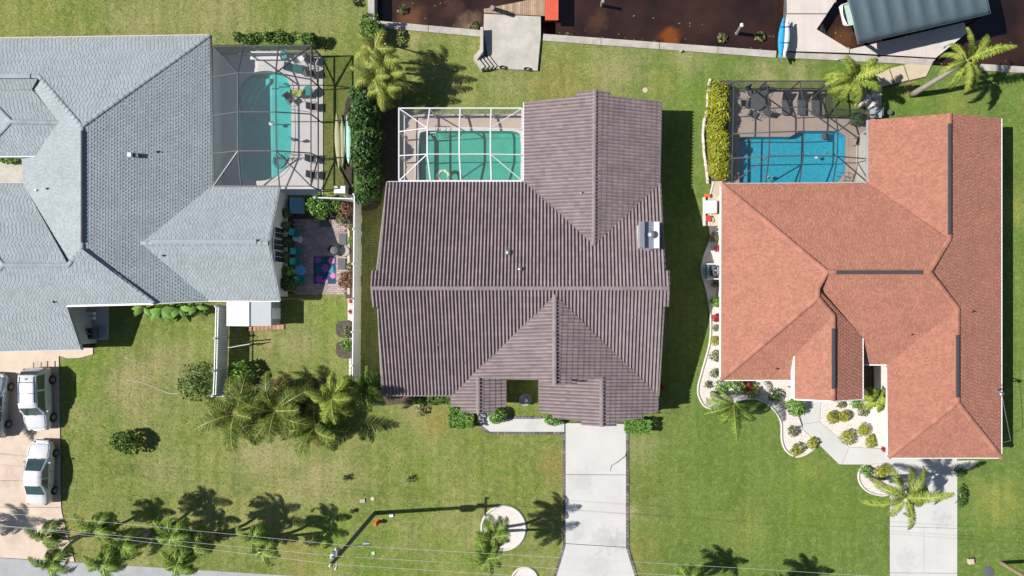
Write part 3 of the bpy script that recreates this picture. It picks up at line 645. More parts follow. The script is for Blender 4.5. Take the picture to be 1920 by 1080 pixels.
structure('mulch_bed', MB().prism(plan(hard([(690, 742), (848, 738), (850, 752), (820, 760), (760, 757), (700, 762)])), -0.05, 0.012), M['mulch'])
structure('mulch_bed', MB().prism(plan(hard(smooth_line([(410, 720), (470, 712), (590, 710), (665, 716), (660, 738), (560, 742), (450, 740), (408, 738)], 3, True))), -0.05, 0.012), M['mulch'])
structure('mulch_bed', MB().prism(plan(hard([(0, 298), (60, 298), (60, 345), (-20, 345), (-20, 298)])), -0.05, 0.02), M['concrete_old'])
edging([(655, 744), (660, 575)], 0.16, 0.3, structure('bed_strip', MB().prism(plan([(652, 555), (660, 555), (660, 600), (652, 600)]), -0.05, 0.01), M['gravel']), 0.05, M['kerb'])

edging([(466, 617), (533, 613)], 0.34, 0.28, structure('shed_strip', MB().prism(plan([(462, 610), (536, 606), (536, 618), (462, 622)]), -0.05, 0.01), M['mulch']), 0.06, M['brick_warm'])
# slab path from the boat dock
sp = structure('stepping_path', MB().prism(plan(hard([(1641, 140), (1750, 118), (1736, 146), (1652, 166)])), -0.05, 0.01), M['mulch'])
slabs(sp, [[(1640, 136), (1665, 130), (1675, 157), (1650, 164)], [(1668, 129), (1692, 123), (1702, 151), (1678, 157)], [(1695, 122), (1750, 112), (1735, 144), (1705, 151)], [(1634, 168), (1651, 166), (1652, 200), (1633, 202)]], 0.12, M['beige'])

# ------------------------------------------------------------------ pools and decks
def pool(name, label, deck_px, pool_px, zd, deckmat, plaster, water, depth=0.75, level=-0.02, cop=None):
    """deck slab with a basin sunk in it, coping ring and water"""
    t = thing(name, label, 'pool', P(pool_px[0][0], pool_px[0][1]))
    pl = plan(pool_px); c = sum(pl, Vector()) / len(pl)
    big = [p + (p - c).normalized() * 0.28 for p in pl]
    mb = MB()
    n = len(pl); ca = sum(a.x * b.y - b.x * a.y for a, b in zip(pl, pl[1:] + pl[:1]))
    pp = pl if ca > 0 else pl[::-1]
    mb.add([(p.x, p.y, -depth) for p in pp] + [(p.x, p.y, zd) for p in pp], [tuple(range(n))] + [(i, n + i, n + (i + 1) % n, (i + 1) % n) for i in range(n)])
    mb.build('basin', plaster, t)
    MB().add([(p.x, p.y, level) for p in pp], [tuple(range(n))]).build('water', water, t)
    cb = MB(); bb = big if ca > 0 else big[::-1]
    cb.add([(p.x, p.y, zd + 0.035) for p in pp] + [(p.x, p.y, zd + 0.035) for p in bb] + [(p.x, p.y, zd - .05) for p in pp] + [(p.x, p.y, zd - .05) for p in bb],
           [(i, n + i, n + (i + 1) % n, (i + 1) % n) for i in range(n)] + [(2 * n + i, i, (i + 1) % n, 2 * n + (i + 1) % n) for i in range(n)] + [(n + i, 3 * n + i, 3 * n + (i + 1) % n, n + (i + 1) % n) for i in range(n)])
    cb.build('coping', cop or M['coping'], t)
    dm = sheet_with_holes(plan(deck_px), [pl], zd)
    dp = plan(deck_px); k = len(dp)
    for i in range(k):
        a, b = dp[i], dp[(i + 1) % k]; dm.add([(a.x, a.y, zd), (b.x, b.y, zd), (b.x, b.y, -0.05), (a.x, a.y, -0.05)], [(0, 1, 2, 3)])
    d = dm.build('pool_deck', deckmat); tag(d, None, None, None, 'structure'); hard(deck_px)
    return t
pl_l = pool('swimming_pool', 'freeform teal swimming pool inside the left black framed screen cage', [(415, 104), (606, 104), (606, 366), (415, 366)], POOL_L, 0.06, M['deck_white'], M['pool_teal'], M['water_teal'], cop=M['deck_white'])
pl_m = pool('swimming_pool', 'green rectangular swimming pool inside the white framed cage behind the middle house', [(758, 214), (985, 214), (985, 356), (758, 356)], POOL_M, 0.06, M['deck_tan'], M['pool_green'], M['water_green'])
pl_r = pool('swimming_pool', 'bright blue pebbled swimming pool inside the right bronze framed cage', [(1364, 171), (1546, 171), (1546, 222), (1640, 222), (1640, 358), (1364, 358)], POOL_R, 0.06, M['deck_tan'], M['pool_blue'], M['water_blue'], cop=M['deck_tan'])
# steps under water in the left pool
for i in range(3):
    pts = [(448, 170 + 0), (478 - i * 9, 150), (500 - i * 12, 142), (500 - i * 12, 150), (478 - i * 8, 172 - i * 3), (462 - i * 4, 210 - i * 14), (448, 222 - i * 14)]
    MB().prism(plan(pts), -.74, -0.52 + 0.14 * i).build('step', M['pool_teal'], pl_l)
MB().prism(plan([(520, 150), (547, 165), (547, 180), (520, 176)]), -.74, -0.32).build('bench', M['pool_teal'], pl_l)
MB().prism(plan([(787, 264), (805, 250), (812, 262), (812, 336), (800, 349), (788, 336)]), -.74, -0.42).build('step', M['pool_green'], pl_m)
MB().prism(plan([(1386, 264), (1404, 259), (1404, 340), (1388, 342)]), -.74, -0.36).build('step', M['pool_blue'], pl_r)
def handrail(t, px, py, ang, name='handrail'):
    p = P(px, py, 0.06)
    for k in (-0.18, 0.18):
        q = p + Vector((math.cos(ang + math.pi / 2) * k, math.sin(ang + math.pi / 2) * k, 0)); d = Vector((math.cos(ang), math.sin(ang), 0))
        MB().tube([q, q + Vector((0, 0, 0.6)), q + d * 0.2 + Vector((0, 0, 0.8)), q + d * 0.5 + Vector((0, 0, 0.6)), q + d * 0.65 + Vector((0, 0, -0.4))], 0.028, 6).build(name, M['galv'], t)
handrail(pl_r, 1583, 336, 2.4); handrail(pl_m, 824, 238, -1.57); handrail(pl_l, 552, 296, 3.14)
MB().box(tuple(P(813, 249, 0.13)), (0.5, 0.05, 0.04)).build('skimmer_bar', M['white'], pl_m)
tag(MB().bevbox(tuple(P(640, 357, 0.4)), (0.85, 0.55, 0.8)).build('equipment_cabinet', M['vinyl']), 'pale grey equipment cabinet in front of the dark hedge by the garden fence', 'cabinet')
# ------------------------------------------------------------------ roofs
def fit_plane(vs):
    A = np.array([[v.x, v.y, 1] for v in vs]); z = np.array([v.z for v in vs])
    return np.linalg.lstsq(A, z, rcond=None)[0]
class Roof:
    """roof planes surveyed as outlines (px, py, z); z of the first entries defines the plane"""
    def __init__(s, house, name, under):
        s.house = house; s.planes = []; s.under = under; s.name = name
    def plane(s, pts):
        known = [P(*p) for p in pts if len(p) == 3]
        a, b, c = fit_plane(known); out = []
        for p in pts:
            g = P(p[0], p[1], 0); d = g - CAMV
            t = (a * CAMV.x + b * CAMV.y + c - CAMV.z) / (d.z - a * d.x - b * d.y)
            out.append(CAMV + d * t)
        s.planes.append((out, Vector((-a, -b, 1)).normalized())); return out
    def build_under(s, thick=0.12):
        mb = MB()
        for out, n in s.planes: mb.slab([p - Vector((0, 0, 0.012)) for p in out], thick)
        s.roof = mb.build(s.name, s.under, s.house); return s.roof
    def frames(s):
        for out, n in s.planes:
            v = (Vector((0, 0, 1)) - n * n.z).normalized(); u = v.cross(n).normalized()
            o = out[0]; pl = [((p - o).dot(u), (p - o).dot(v)) for p in out]
            a = sum(x[0] * y[1] - y[0] * x[1] for x, y in zip(pl, pl[1:] + pl[:1]))
            if a < 0: pl = pl[::-1]
            yield o, u, v, n, pl
    def shingles(s, m, w=0.30, e=0.17, th=0.02):
        mb = MB()
        for o, u, v, n, pl in s.frames():
            u0 = min(p[0] for p in pl); u1 = max(p[0] for p in pl); v0 = min(p[1] for p in pl); v1 = max(p[1] for p in pl)
            r = 0; y = v0 - 0.02
            while y < v1:
                x = u0 - w * (1 + rng.random()); kk = 0
                while x < u1:
                    ww = w * (0.64 if kk % 2 == 0 else 0.36) * rng.uniform(0.95, 1.05)
                    q = clip_rect(pl, x + 0.003, x + ww - 0.003, y, y + e)
                    if len(q) >= 3 and area2(q) > 0.0008:
                        t = th * (1.5 if kk % 2 == 0 else 0.30) * rng.uniform(.85, 1.15)
                        k = len(q)
                        top = [o + u * a + v * b + n * (0.004 + t * (1 - 0.8 * (b - y) / e)) for a, b in q]
                        bot = [o + u * a + v * b + n * -0.002 for a, b in q]
                        mb.add(top + bot, [tuple(range(k))] + [(i, k + i, k + (i + 1) % k, (i + 1) % k) for i in range(k)])
                    x += ww; kk += 1
                y += e; r += 1
        o_ = mb.build('shingles', m, s.roof); o_['kind'] = 'stuff'
    def tiles(s, m, w=0.243, e=0.405, individual=300):
        NS = 8; H_ = 0.135; lap = 0.03
        def hh(f):      # barrel roll beside a shallow pan
            if f < 0.52: return 0.012 + H_ * max(0.0, math.sin(math.pi * f / 0.52)) ** 0.75
            return 0.012 + 0.012 * (1 - math.sin(math.pi * (f - 0.52) / 0.48))
        fr = [0, 0.05, 0.14, 0.26, 0.38, 0.47, 0.52, 0.76, 1.0]
        def lapz(t): return lap * (1 - t)
        tm = MB(); vs = []; fs = []
        for b in (0, 1):
            for f in fr: vs.append((f * w, b * e, hh(f) + lapz(b)))
        k = len(fr)
        for i in range(k - 1): fs.append((i, i + 1, k + i + 1, k + i))
        for f in fr: vs.append((f * w, 0, 0.0))
        for i in range(k - 1): fs.append((i, 2 * k + i, 2 * k + i + 1, i + 1))
        base = (vs, fs); full = []; part = MB()
        for o, u, v, n, pl in s.frames():
            u0 = min(p[0] for p in pl); u1 = max(p[0] for p in pl); v0 = min(p[1] for p in pl); v1 = max(p[1] for p in pl)
            y = v0 - 0.01
            while y < v1:
                x = u0
                while x < u1:
                    q = clip_rect(pl, x, x + w, y, y + e)
                    if len(q) >= 3:
                        a = area2(q)
                        if a > w * e * 0.985: full.append((o + u * x + v * y + n * rng.uniform(0, .006), u, v, n))
                        elif a > 0.002:
                            for i in range(k - 1):
                                f0, f1 = fr[i], fr[i + 1]
                                q2 = clip_rect(pl, x + f0 * w, x + f1 * w, y, y + e)
                                if len(q2) < 3 or area2(q2) < 1e-5: continue
                                m_ = len(q2); h0, h1 = hh(f0), hh(f1)
                                def hz(a_, b_): return h0 + (h1 - h0) * (a_ - x - f0 * w) / ((f1 - f0) * w) + lapz((b_ - y) / e)
                                top = [o + u * a_ + v * b_ + n * hz(a_, b_) for a_, b_ in q2]
                                bot = [o + u * a_ + v * b_ for a_, b_ in q2]
                                part.add(top + bot, [tuple(range(m_))] + [(j, m_ + j, m_ + (j + 1) % m_, (j + 1) % m_) for j in range(m_)])
                    x += w
                y += e
        full.sort(key=lambda t: t[0].x ** 2 + t[0].y ** 2)
        me = bpy.data.meshes.new('roof_tile'); me.from_pydata(base[0], [], base[1]); me.materials.append(m); me.update()
        off = wl(s.roof)
        for (p, u, v, n) in full[:individual]:
            Rm = Matrix((u, v, n)).transposed(); link('roof_tile', me, s.roof, p - off, Rm.to_euler())
        for (p, u, v, n) in full[individual:]:
            part.add([p + u * a + v * b + n * c for a, b, c in base[0]], base[1])
        o_ = part.build('roof_tiles', m, s.roof); o_['kind'] = 'stuff'
    def caps(s, A, B, r, step, m, h=0.0, name='ridge_cap'):
        """overlapping half-round caps along a ridge or hip"""
        d = B - A; n = max(1, round(d.length / step)); st = d.length / n; d.normalize()
        side = d.cross(Vector((0, 0, 1))).normalized(); up = side.cross(d).normalized()
        key = (name, round(st, 2), r, m.name)
        if key not in CAPM:
            vs = []; fs = []; K = 6
            for xx, lift in ((0, 0.035), (st * 1.08, 0.0)):
                for i in range(K + 1):
                    t = math.pi * i / K; vs.append((xx, r * math.cos(t), lift + r * 0.55 * math.sin(t)))
            for i in range(K): fs.append((i, i + 1, K + 2 + i, K + 1 + i)[::-1])
            fs.append(tuple(range(K + 1))[::-1])
            me = bpy.data.meshes.new(name); me.from_pydata(vs, [], fs); me.materials.append(m); me.update(); CAPM[key] = me
        Rm = Matrix((d, -side, up)).transposed().to_euler(); off = wl(s.roof)
        for i in range(n): link(name, CAPM[key], s.roof, A + d * st * i + up * h - off, Rm)
CAPM = {}
def fascia(house, pts, m, h=0.12, t=0.1, dz=-0.02, name='fascia'):
    for a, b in zip(pts, pts[1:]):
        A, B = P(*a), P(*b); d = B - A; L_ = d.length
        n2 = Vector((-d.y, d.x, 0)).normalized() * t / 2
        vs = []
        for q in (A, B):
            for s_ in (-1, 1):
                for zz in (dz - h, dz): vs.append(q + n2 * s_ + Vector((0, 0, zz)))
        MB().add(vs, [(0, 1, 3, 2), (4, 6, 7, 5), (0, 4, 5, 1), (2, 3, 7, 6), (1, 5, 7, 3), (0, 2, 6, 4)]).build(name, m, house)
def inset(pts, d):
    """offset a plan outline inwards"""
    n = len(pts); a = sum(p.x * q.y - q.x * p.y for p, q in zip(pts, pts[1:] + pts[:1])); sg = 1 if a > 0 else -1; out = []
    for i in range(n):
        e0 = (pts[i] - pts[i - 1]); e1 = (pts[(i + 1) % n] - pts[i]); e0.z = e1.z = 0; e0.normalize(); e1.normalize()
        n0 = Vector((-e0.y, e0.x, 0)) * sg; n1 = Vector((-e1.y, e1.x, 0)) * sg
        k = 1 + n0.dot(n1); out.append(pts[i] + (n0 + n1) * (d / max(k, 0.3)))
    return out
def walls(house, pxz, ztop, m, over=0.45):
    pts = inset([P(*p) for p in pxz], over)
    MB().prism(pts, -0.05, ztop).build('wall', m, house); HARD.append([(NX + p.x * PPM, NY - p.y * PPM) for p in pts])
def gable(house, A, B, C, back, m):
    """triangular gable wall under a rake, set back from the roof edge (world vector)"""
    pts = [P(*A), P(*B), P(*C)]; c = Vector((0, 0, -0.16)); q = [p + back + c for p in pts]; q2 = [p + back * 1.25 + c for p in pts]
    low = [Vector((p.x, p.y, 2.0)) for p in (q[0], q[1])]; low2 = [Vector((p.x, p.y, 2.0)) for p in (q2[0], q2[1])]
    vs = [q[0], q[2], q[1], low[1], low[0], q2[0], q2[2], q2[1], low2[1], low2[0]]
    MB().add(vs, [(0, 1, 2, 3, 4), (9, 8, 7, 6, 5)] + [(i, 5 + i, 5 + (i + 1) % 5, (i + 1) % 5) for i in range(5)]).build('gable_wall', m, house)
def ridge_vent(roof, A, B, m, w=0.26, h=0.1, name='ridge_vent'):
    a, b = P(*A), P(*B); d = b - a; c = (a + b) / 2
    MB().bevbox((c.x, c.y, c.z + h * 0.6), (d.length, w, h), math.atan2(d.y, d.x), 0.03).build(name, m, roof)
def pipe(roof, px, py, z, r=0.05, h=0.3, m=None, name='vent_pipe'):
    p = P(px, py, z); MB().lathe([(r * 2.4, -0.1), (r * 2.2, 0.03), (r, 0.06), (r, h), (r * .7, h)], tuple(p), 10).build(name, m or M['galv'], roof)
def plane_z(roof, i, px, py):
    out, n = roof.planes[i]; d = P(px, py) - CAMV; t = (out[0] - CAMV).dot(n) / d.dot(n); return (CAMV + d * t).z

# ---------------- grey house (left)
hl = thing('grey_roofed_house', 'pale house with blue grey shingle hip roof on the left', 'house', P(200, 350))
rf = Roof(hl, 'roof', M['deck_grey'])
ZE = 2.35
rf.plane([(153, 237, 5.13), (393, 66, ZE), (398, 348, ZE), (265, 456), (390, 563, ZE), (288, 568), (153, 466, 5.13)])
rf.plane([(-60, 73, ZE), (393, 66, ZE), (153, 237, 5.13), (73, 143), (-60, 143)])
rf.plane([(73, 143), (153, 237, 5.13), (153, 466, 5.13), (128, 497), (43, 343, ZE), (41, 296, ZE), (67, 292), (110, 230), (60, 167)])
rf.plane([(-60, 143, 3.55), (73, 143, 3.55), (60, 167, 3.05), (-60, 172, 3.05)])
rf.plane([(20, 228, 4.06), (110, 230, 4.06), (60, 167, 3.0), (-35, 170, 3.0)])
rf.plane([(20, 228, 4.06), (-40, 293, 3.0), (67, 292, 3.0), (110, 230, 4.06)])
rf.plane([(20, 228, 4.06), (-35, 170, 3.0), (-40, 293, 3.0)])
rf.plane([(-60, 343, ZE), (43, 343, ZE), (128, 497, 4.86), (6, 497, 4.86), (-60, 420)])
rf.plane([(6, 497, 4.86), (-60, 420, 3.7), (-60, 575, 3.6)])
rf.plane([(128, 497, 4.86), (153, 466), (288, 568), (125, 572), (152, 655, ZE), (-60, 660, ZE), (-60, 575), (6, 497, 4.86)])
rf.plane([(265, 456, 3.95), (503, 456, 3.95), (524, 348, ZE), (398, 348, ZE)])
rf.plane([(265, 456, 3.95), (390, 563, ZE), (524, 564, ZE), (503, 456, 3.95)])
rf.build_under(); rf.shingles(M['shingle_grey'], 0.27, 0.168, 0.017)
cg = M['shingle_grey']
RP = P
for A, B in (((393, 66, ZE), (153, 237, 5.13)), ((153, 466, 5.13), (153, 237, 5.13)), ((153, 237, 5.13), (73, 143, 3.55)), ((288, 568, 3.68), (153, 466, 5.13)), ((153, 466, 5.13), (128, 497, 4.86)),
             ((-60, 143, 3.55), (73, 143, 3.55)), ((20, 228, 4.06), (110, 230, 4.06)), ((6, 497, 4.86), (128, 497, 4.86)), ((503, 456, 3.95), (265, 456, 3.95)), ((-35, 170, 3.0), (20, 228, 4.06)), ((-40, 293, 3.0), (20, 228, 4.06)), ((-60, 420, 3.7), (6, 497, 4.86)), ((-60, 575, 3.6), (6, 497, 4.86))):
    rf.caps(RP(*A), RP(*B), 0.15, 0.42, cg, -0.02)
ridge_vent(rf.roof, (155, 245, 5.13), (155, 455, 5.13), M['vent'], 0.16, 0.10)
ridge_vent(rf.roof, (285, 453, 3.99), (482, 453, 3.99), M['shingle_grey'], 0.32, 0.07); ridge_vent(rf.roof, (-60, 143, 3.59), (58, 143, 3.59), M['shingle_grey'], 0.32, 0.07)
for x, y, i in ((90, 354, 2), (102, 566, 9), (296, 285, 0), (307, 479, 11), (65, 171, 2)): pipe(rf.roof, x, y, plane_z(rf, i, x, y), 0.04, 0.22, M['black'])
p_ = P(255, 292, plane_z(rf, 0, 255, 292)); MB().bevbox((p_.x - 0.22, p_.y, p_.z + .22), (0.28, 0.28, 0.4)).build('roof_vent', M['white'], rf.roof); MB().bevbox((p_.x + .1, p_.y, p_.z + .1), (0.4, 0.3, 0.2)).build('roof_vent', M['dark_grey'], rf.roof)
pipe(rf.roof, 70, 357, plane_z(rf, 2, 70, 357), 0.05, 0.2, M['galv'])
walls(hl, [(-60, 73, ZE), (393, 66, ZE), (398, 348, ZE), (524, 348, ZE), (524, 564, ZE), (390, 564, ZE), (285, 568, ZE), (128, 568, ZE), (152, 655, ZE), (-60, 658, ZE), (-60, 343, ZE), (43, 343, ZE), (41, 296, ZE), (-60, 296, ZE)], 2.25, M['stucco_blue'], 0.32)
w1 = P(122, 570, 3.7); w2 = P(290, 568, 3.6)
MB().prism([Vector((w1.x, w1.y + .1, 0)), Vector((w2.x, w2.y + .1, 0)), Vector((w2.x, w2.y + .3, 0)), Vector((w1.x, w1.y + .3, 0))], 2.0, 3.45).build('wall', M['stucco_blue'], hl)
fascia(hl, [(-60, 660.5, ZE), (152.5, 655.5, ZE)], M['grey_metal']); fascia(hl, [(125, 573.2, 3.66), (288, 569.2, 3.6)], M['white'], 0.22, 0.18, 0.03, 'gutter')
fascia(hl, [(288, 569.5, 3.62), (390, 564.6, ZE), (524, 565.2, ZE)], M['white'], 0.15, 0.07); fascia(hl, [(-60, 71.5, ZE), (393.5, 64.8, ZE)], M['beige'], 0.15, 0.09)
fascia(hl, [(394.5, 66, ZE), (399.5, 347, ZE)], M['dark_grey'], 0.15, 0.1, 0.0, 'gutter'); fascia(hl, [(152.8, 655, ZE), (125.5, 573, 3.66)], M['grey_metal'], 0.16, 0.06)
fascia(hl, [(524.6, 348, ZE), (503.6, 456, 3.95), (524.6, 564, ZE)], M['stucco_blue'], 0.16, 0.06, -.02, 'rake_board'); fascia(hl, [(-60, 294, 3.0), (67, 293, 3.0)], M['white'], 0.15, 0.08)
fascia(hl, [(41, 296, ZE), (43, 343, ZE)], M['grey_metal'], .15, .06); fascia(hl, [(-60, 343, ZE), (43, 343, ZE)], M['white'], .15, .06)
gable(hl, (524, 348, ZE), (524, 564, ZE), (503, 456, 3.95), Vector((-0.30, 0, 0)), M['stucco_blue'])
# east window group under the gable
gx = P(524, 0, ZE).x - 0.30
for i, (ya, yb, zt) in enumerate(((0.355, 0.455, 2.55), (0.46, 0.56, 2.75), (0.565, 0.665, 2.55))):
    y0, y1 = P(0, 348 + 216 * ya, ZE).y, P(0, 348 + 216 * yb, ZE).y
    f = MB().box((gx + 0.02, (y0 + y1) / 2, (zt + 0.95) / 2), (0.06, abs(y1 - y0) + .1, zt - 0.85)).build('window', M['white'], hl)
    for k in (-1, 1): MB().box((gx + 0.055, (y0 + y1) / 2 + k * abs(y1 - y0) * .235, (zt + 0.95) / 2), (0.02, abs(y1 - y0) * .43, zt - 1.0)).build('pane', M['glass'], f)

# ---------------- brown tiled house (middle)
hm = thing('brown_tiled_house', 'house with brown barrel tile gable roof in the middle', 'house', P(975, 540))
rm = Roof(hm, 'roof', M['deck_tile'])
rm.plane([(727, 342, 3), (983, 342, 3), (1113, 460), (1237, 345), (1245.5, 508), (1253, 508), (1253.5, 540, 5.3), (697.5, 540, 5.3), (700, 508), (708, 508)])
rm.plane([(697.5, 540, 5.3), (1253.5, 540, 5.3), (1251.5, 574), (1244, 574), (1234, 741, 3), (1040, 553), (845, 741, 3), (718, 741, 3), (710, 575), (702, 575)])
rm.plane([(983, 192, 3), (1080, 181.5), (1080, 173.5), (1115, 169), (1113, 460, 4.43), (983, 342, 3)])
rm.plane([(1115, 169), (1145, 173), (1145, 181.5), (1240, 190, 3), (1237, 345, 3), (1113, 460, 4.43)])
rm.plane([(1040, 553, 5.2), (1040, 721), (1010, 719.5), (1010, 712), (950, 711), (897, 708), (897, 775), (864, 772), (864, 766), (847, 764), (845, 741, 3)] + [(846, 755, 3)])
rm.planes.pop()
rm.plane([(1040, 553, 5.2), (1040, 721), (1010, 719.5), (1010, 712), (950, 711), (897, 708), (897, 775), (864, 772), (864, 763), (846, 762, 3), (845, 741, 3)])
rm.plane([(1040, 553, 5.2), (1234, 741, 3), (1233, 773, 3), (1205.5, 776.5), (1205.5, 784.5), (1155.5, 790), (1155.5, 798), (1128, 799.5), (1128, 708), (1072, 711.5), (1072, 720), (1040, 721)])
zc = plane_z(rm, 4, 897, 740); zg = plane_z(rm, 5, 1128, 750)
rm.plane([(897, 708, zc), (949, 710, zc - 0.55), (949, 763, zc - 0.55), (928, 764), (928, 773), (897, 775, zc)])
rm.plane([(1128, 708, zg), (1128, 799.5, zg), (1090, 797), (1090, 789), (1036, 783), (1036, 776), (1010, 773, zg - 1.32), (1010, 719, zg - 1.32), (1072, 712.5)])
rm.build_under(0.10); rm.tiles(M['tile'])
ct = M['tile_cap']
def tc(A, B, r=0.15, h=0.05): rm.caps(P(*A), P(*B), r, 0.40, ct, h)
tc((697.5, 540.5, 5.3), (1253.5, 540.5, 5.3)); tc((1115, 169, 4.43), (1113, 460, 4.43)); tc((1040, 721, 5.2), (1040, 553, 5.2)); tc((897, 775, zc), (897, 708, zc)); tc((1128, 799.5, zg), (1128, 708, zg))
# verge tiles along the rakes
def verge(A, B): rm.caps(P(*A), P(*B), 0.10, 0.42, ct, 0.03, 'verge_tile')
for A, B in (((718, 741, 3), (710, 575, 4.82)), ((727, 342, 3), (708, 508, 4.9)), ((1237, 345, 3.05), (1245.5, 508, 4.92)), ((1234, 741, 3.0), (1244, 574, 4.82)), ((702, 575, 4.83), (697.5, 540, 5.3)), ((700, 508, 4.9), (697.5, 540, 5.3)),
             ((1251.5, 574, 4.83), (1253.5, 540, 5.3)), ((1253, 508, 4.9), (1253.5, 540, 5.3)), ((1072, 711.5, zg + .5), (1128, 708, zg + .04))): verge(A, B)
fascia(hm, [(727, 341, 3), (983, 341, 3)], M['white'], 0.16, 0.09, 0.02, 'gutter'); fascia(hm, [(982, 192, 3), (982, 341, 3)], M['vinyl'], 0.16, 0.09, 0.02, 'gutter')
fascia(hm, [(718, 742, 3), (845, 742, 3)], M['beige'], 0.16, 0.06); fascia(hm, [(1235, 742, 3), (1234, 773, 3)], M['beige'], 0.16, 0.06); fascia(hm, [(1241, 190, 3), (1238, 345, 3)], M['beige'], 0.16, 0.06)
walls(hm, [(722, 342, 3), (983, 342, 3), (983, 192, 3), (1240, 190, 3), (1236, 345, 3), (1234, 772, 3), (1012, 772, 3), (1010, 712, 3), (950, 712, 3), (949, 768, 3), (846, 765, 3), (845, 741, 3), (722, 741, 3)], 2.85, M['stucco'], 0.45)
gable(hm, (1240, 190, 3), (983, 192, 3), (1115, 176, 4.4), Vector((0, -0.6, 0)), M['stucco']); gable(hm, (1010, 782, 2.95), (1233, 782, 3), (1128, 790, zg), Vector((0, 0.8, 0)), M['stucco'])
gable(hm, (1040 - 35, 716, 4.7), (1128, 712, zg), (1040, 718, 5.15), Vector((0, 0.25, 0)), M['stucco'])
gable(hm, (727, 342, 3), (718, 741, 3), (703, 540, 5.25), Vector((0.5, 0, 0)), M['stucco']); gable(hm, (1234, 741, 3), (1237, 345, 3), (1247, 540, 5.25), Vector((-0.5, 0, 0)), M['stucco'])
for x, y, r in ((953, 474, 0.17), (975, 505, 0.14)):
    z = plane_z(rm, 0, x, y); p = P(x, y, z)
    MB().lathe([(r * 1.2, -.05), (r * 1.1, .1), (r * .7, .2)], tuple(p), 12).build('roof_vent', M['galv'], rm.roof, True); MB().ball((p.x, p.y, p.z + .3), (r * 1.05, r * 1.05, r * .8)).build('vent_cap', M['galv'], rm.roof, True)
for x, y, i in ((823, 645, 1), (868, 680, 1), (1090, 362, 2), (1186, 594, 1), (953, 466, 0)): pipe(rm.roof, x, y, plane_z(rm, i, x, y), 0.04, 0.25)
# chimney
p = P(1217, 441, 5.6); ch = MB().box((p.x, p.y, 4.6), (1.25, 1.55, 1.9)).build('chimney', M['stucco_blue'], hm)
MB().box((p.x, p.y, 5.62), (1.45, 1.85, 0.12)).build('chimney_cap', M['galv'], ch); MB().bevbox((p.x - .52, p.y, 5.86), (0.36, 1.75, 0.36)).build('cap_side', M['galv'], ch); MB().bevbox((p.x + .50, p.y, 5.76), (0.34, 1.75, 0.18)).build('cap_side', M['white'], ch)
MB().lathe([(.2, 0), (.2, .35), (.26, .36), (.26, .42), (.05, .5)], (p.x + .1, p.y, 5.68), 14).build('flue', M['galv'], ch, True)
a, b, c_ = P(1203, 463, 4.7), P(1225, 464, 4.75), P(1211, 480, 4.45); MB().slab([a, c_, b], 0.25).build('cricket', M['tile_cap'], rm.roof)

# ---------------- red shingled house (right)
hr = thing('red_roofed_house', 'house with terracotta red shingle hip roof on the right', 'house', P(1640, 540))
rr = Roof(hr, 'roof', M['deck_red']); Z3 = 3.0
rr.plane([(1780, 213, 4.79), (1780, 448, 4.79), (1742, 510), (1795, 578, 4.53), (1795, 755, 4.53), (1877, 858, Z3), (1877, 222, Z3)])
rr.plane([(1628, 225, Z3), (1780, 213, 4.79), (1780, 448, 4.79), (1628, 343, Z3)])
rr.plane([(1353, 345, Z3), (1628, 343, Z3), (1780, 448), (1742, 510, 5.6), (1550, 510, 5.7)])
rr.plane([(1353, 345, Z3), (1550, 510, 5.7), (1533, 541), (1533, 558, 5.6), (1352, 712, Z3)])
rr.plane([(1533, 558, 5.6), (1352, 712, Z3), (1485, 712, Z3), (1490, 665), (1562, 592)])
zw = plane_z(rr, 4, 1562, 592); ze = plane_z(rr, 4, 1490, 665)
rr.plane([(1562, 592, zw), (1490, 665, ze), (1490, 748, ze), (1562, 751.5, zw)])
rr.plane([(1533, 541, 5.6), (1533, 558, 5.6), (1562, 592, zw), (1562, 751.5, zw), (1617, 748, ze), (1617, 633, ze)])
rr.plane([(1550, 510, 5.7), (1742, 510, 5.6), (1795, 578), (1663, 683, Z3), (1617, 683, Z3), (1617, 633), (1533, 541)])
rr.plane([(1795, 578, 4.53), (1795, 755, 4.53), (1665, 858, Z3), (1663, 683, Z3)])
rr.plane([(1795, 755, 4.53), (1877, 858, Z3), (1665, 858, Z3)])
rr.build_under(); rr.shingles(M['shingle_red'], 0.25, 0.145, 0.021)
cr = M['shingle_red']
for A, B in (((1780, 213, 4.79), (1780, 448, 4.79)), ((1780, 448, 4.79), (1742, 510, 5.6)), ((1795, 578, 4.53), (1742, 510, 5.6)), ((1795, 578, 4.53), (1795, 755, 4.53)), ((1877, 858, Z3), (1795, 755, 4.53)), ((1665, 858, Z3), (1795, 755, 4.53)),
             ((1353, 345, Z3), (1550, 510, 5.7)), ((1742, 510, 5.6), (1550, 510, 5.7)), ((1550, 510, 5.7), (1533, 541, 5.6)), ((1533, 541, 5.6), (1533, 558, 5.6)), ((1352, 712, Z3), (1533, 558, 5.6)), ((1562, 592, zw), (1533, 558, 5.6)), ((1562, 751.5, zw), (1562, 592, zw))):
    rr.caps(P(*A), P(*B), 0.17, 0.42, cr, -0.01)
for A, B in (((1779.5, 232, 4.85), (1779.5, 440, 4.85)), ((1567, 510.5, 5.74), (1728, 510.5, 5.7)), ((1562, 616, zw + .04), (1562, 729, zw + .04)), ((1794.5, 628, 4.58), (1794.5, 745, 4.58))): ridge_vent(rr.roof, A, B, M['vent'], 0.24, 0.11)
for x, y, i in ((1710, 627, 7), (1824, 584, 0), (1457, 691, 4)): pipe(rr.roof, x, y, plane_z(rr, i, x, y), 0.04, 0.2, M['black'])
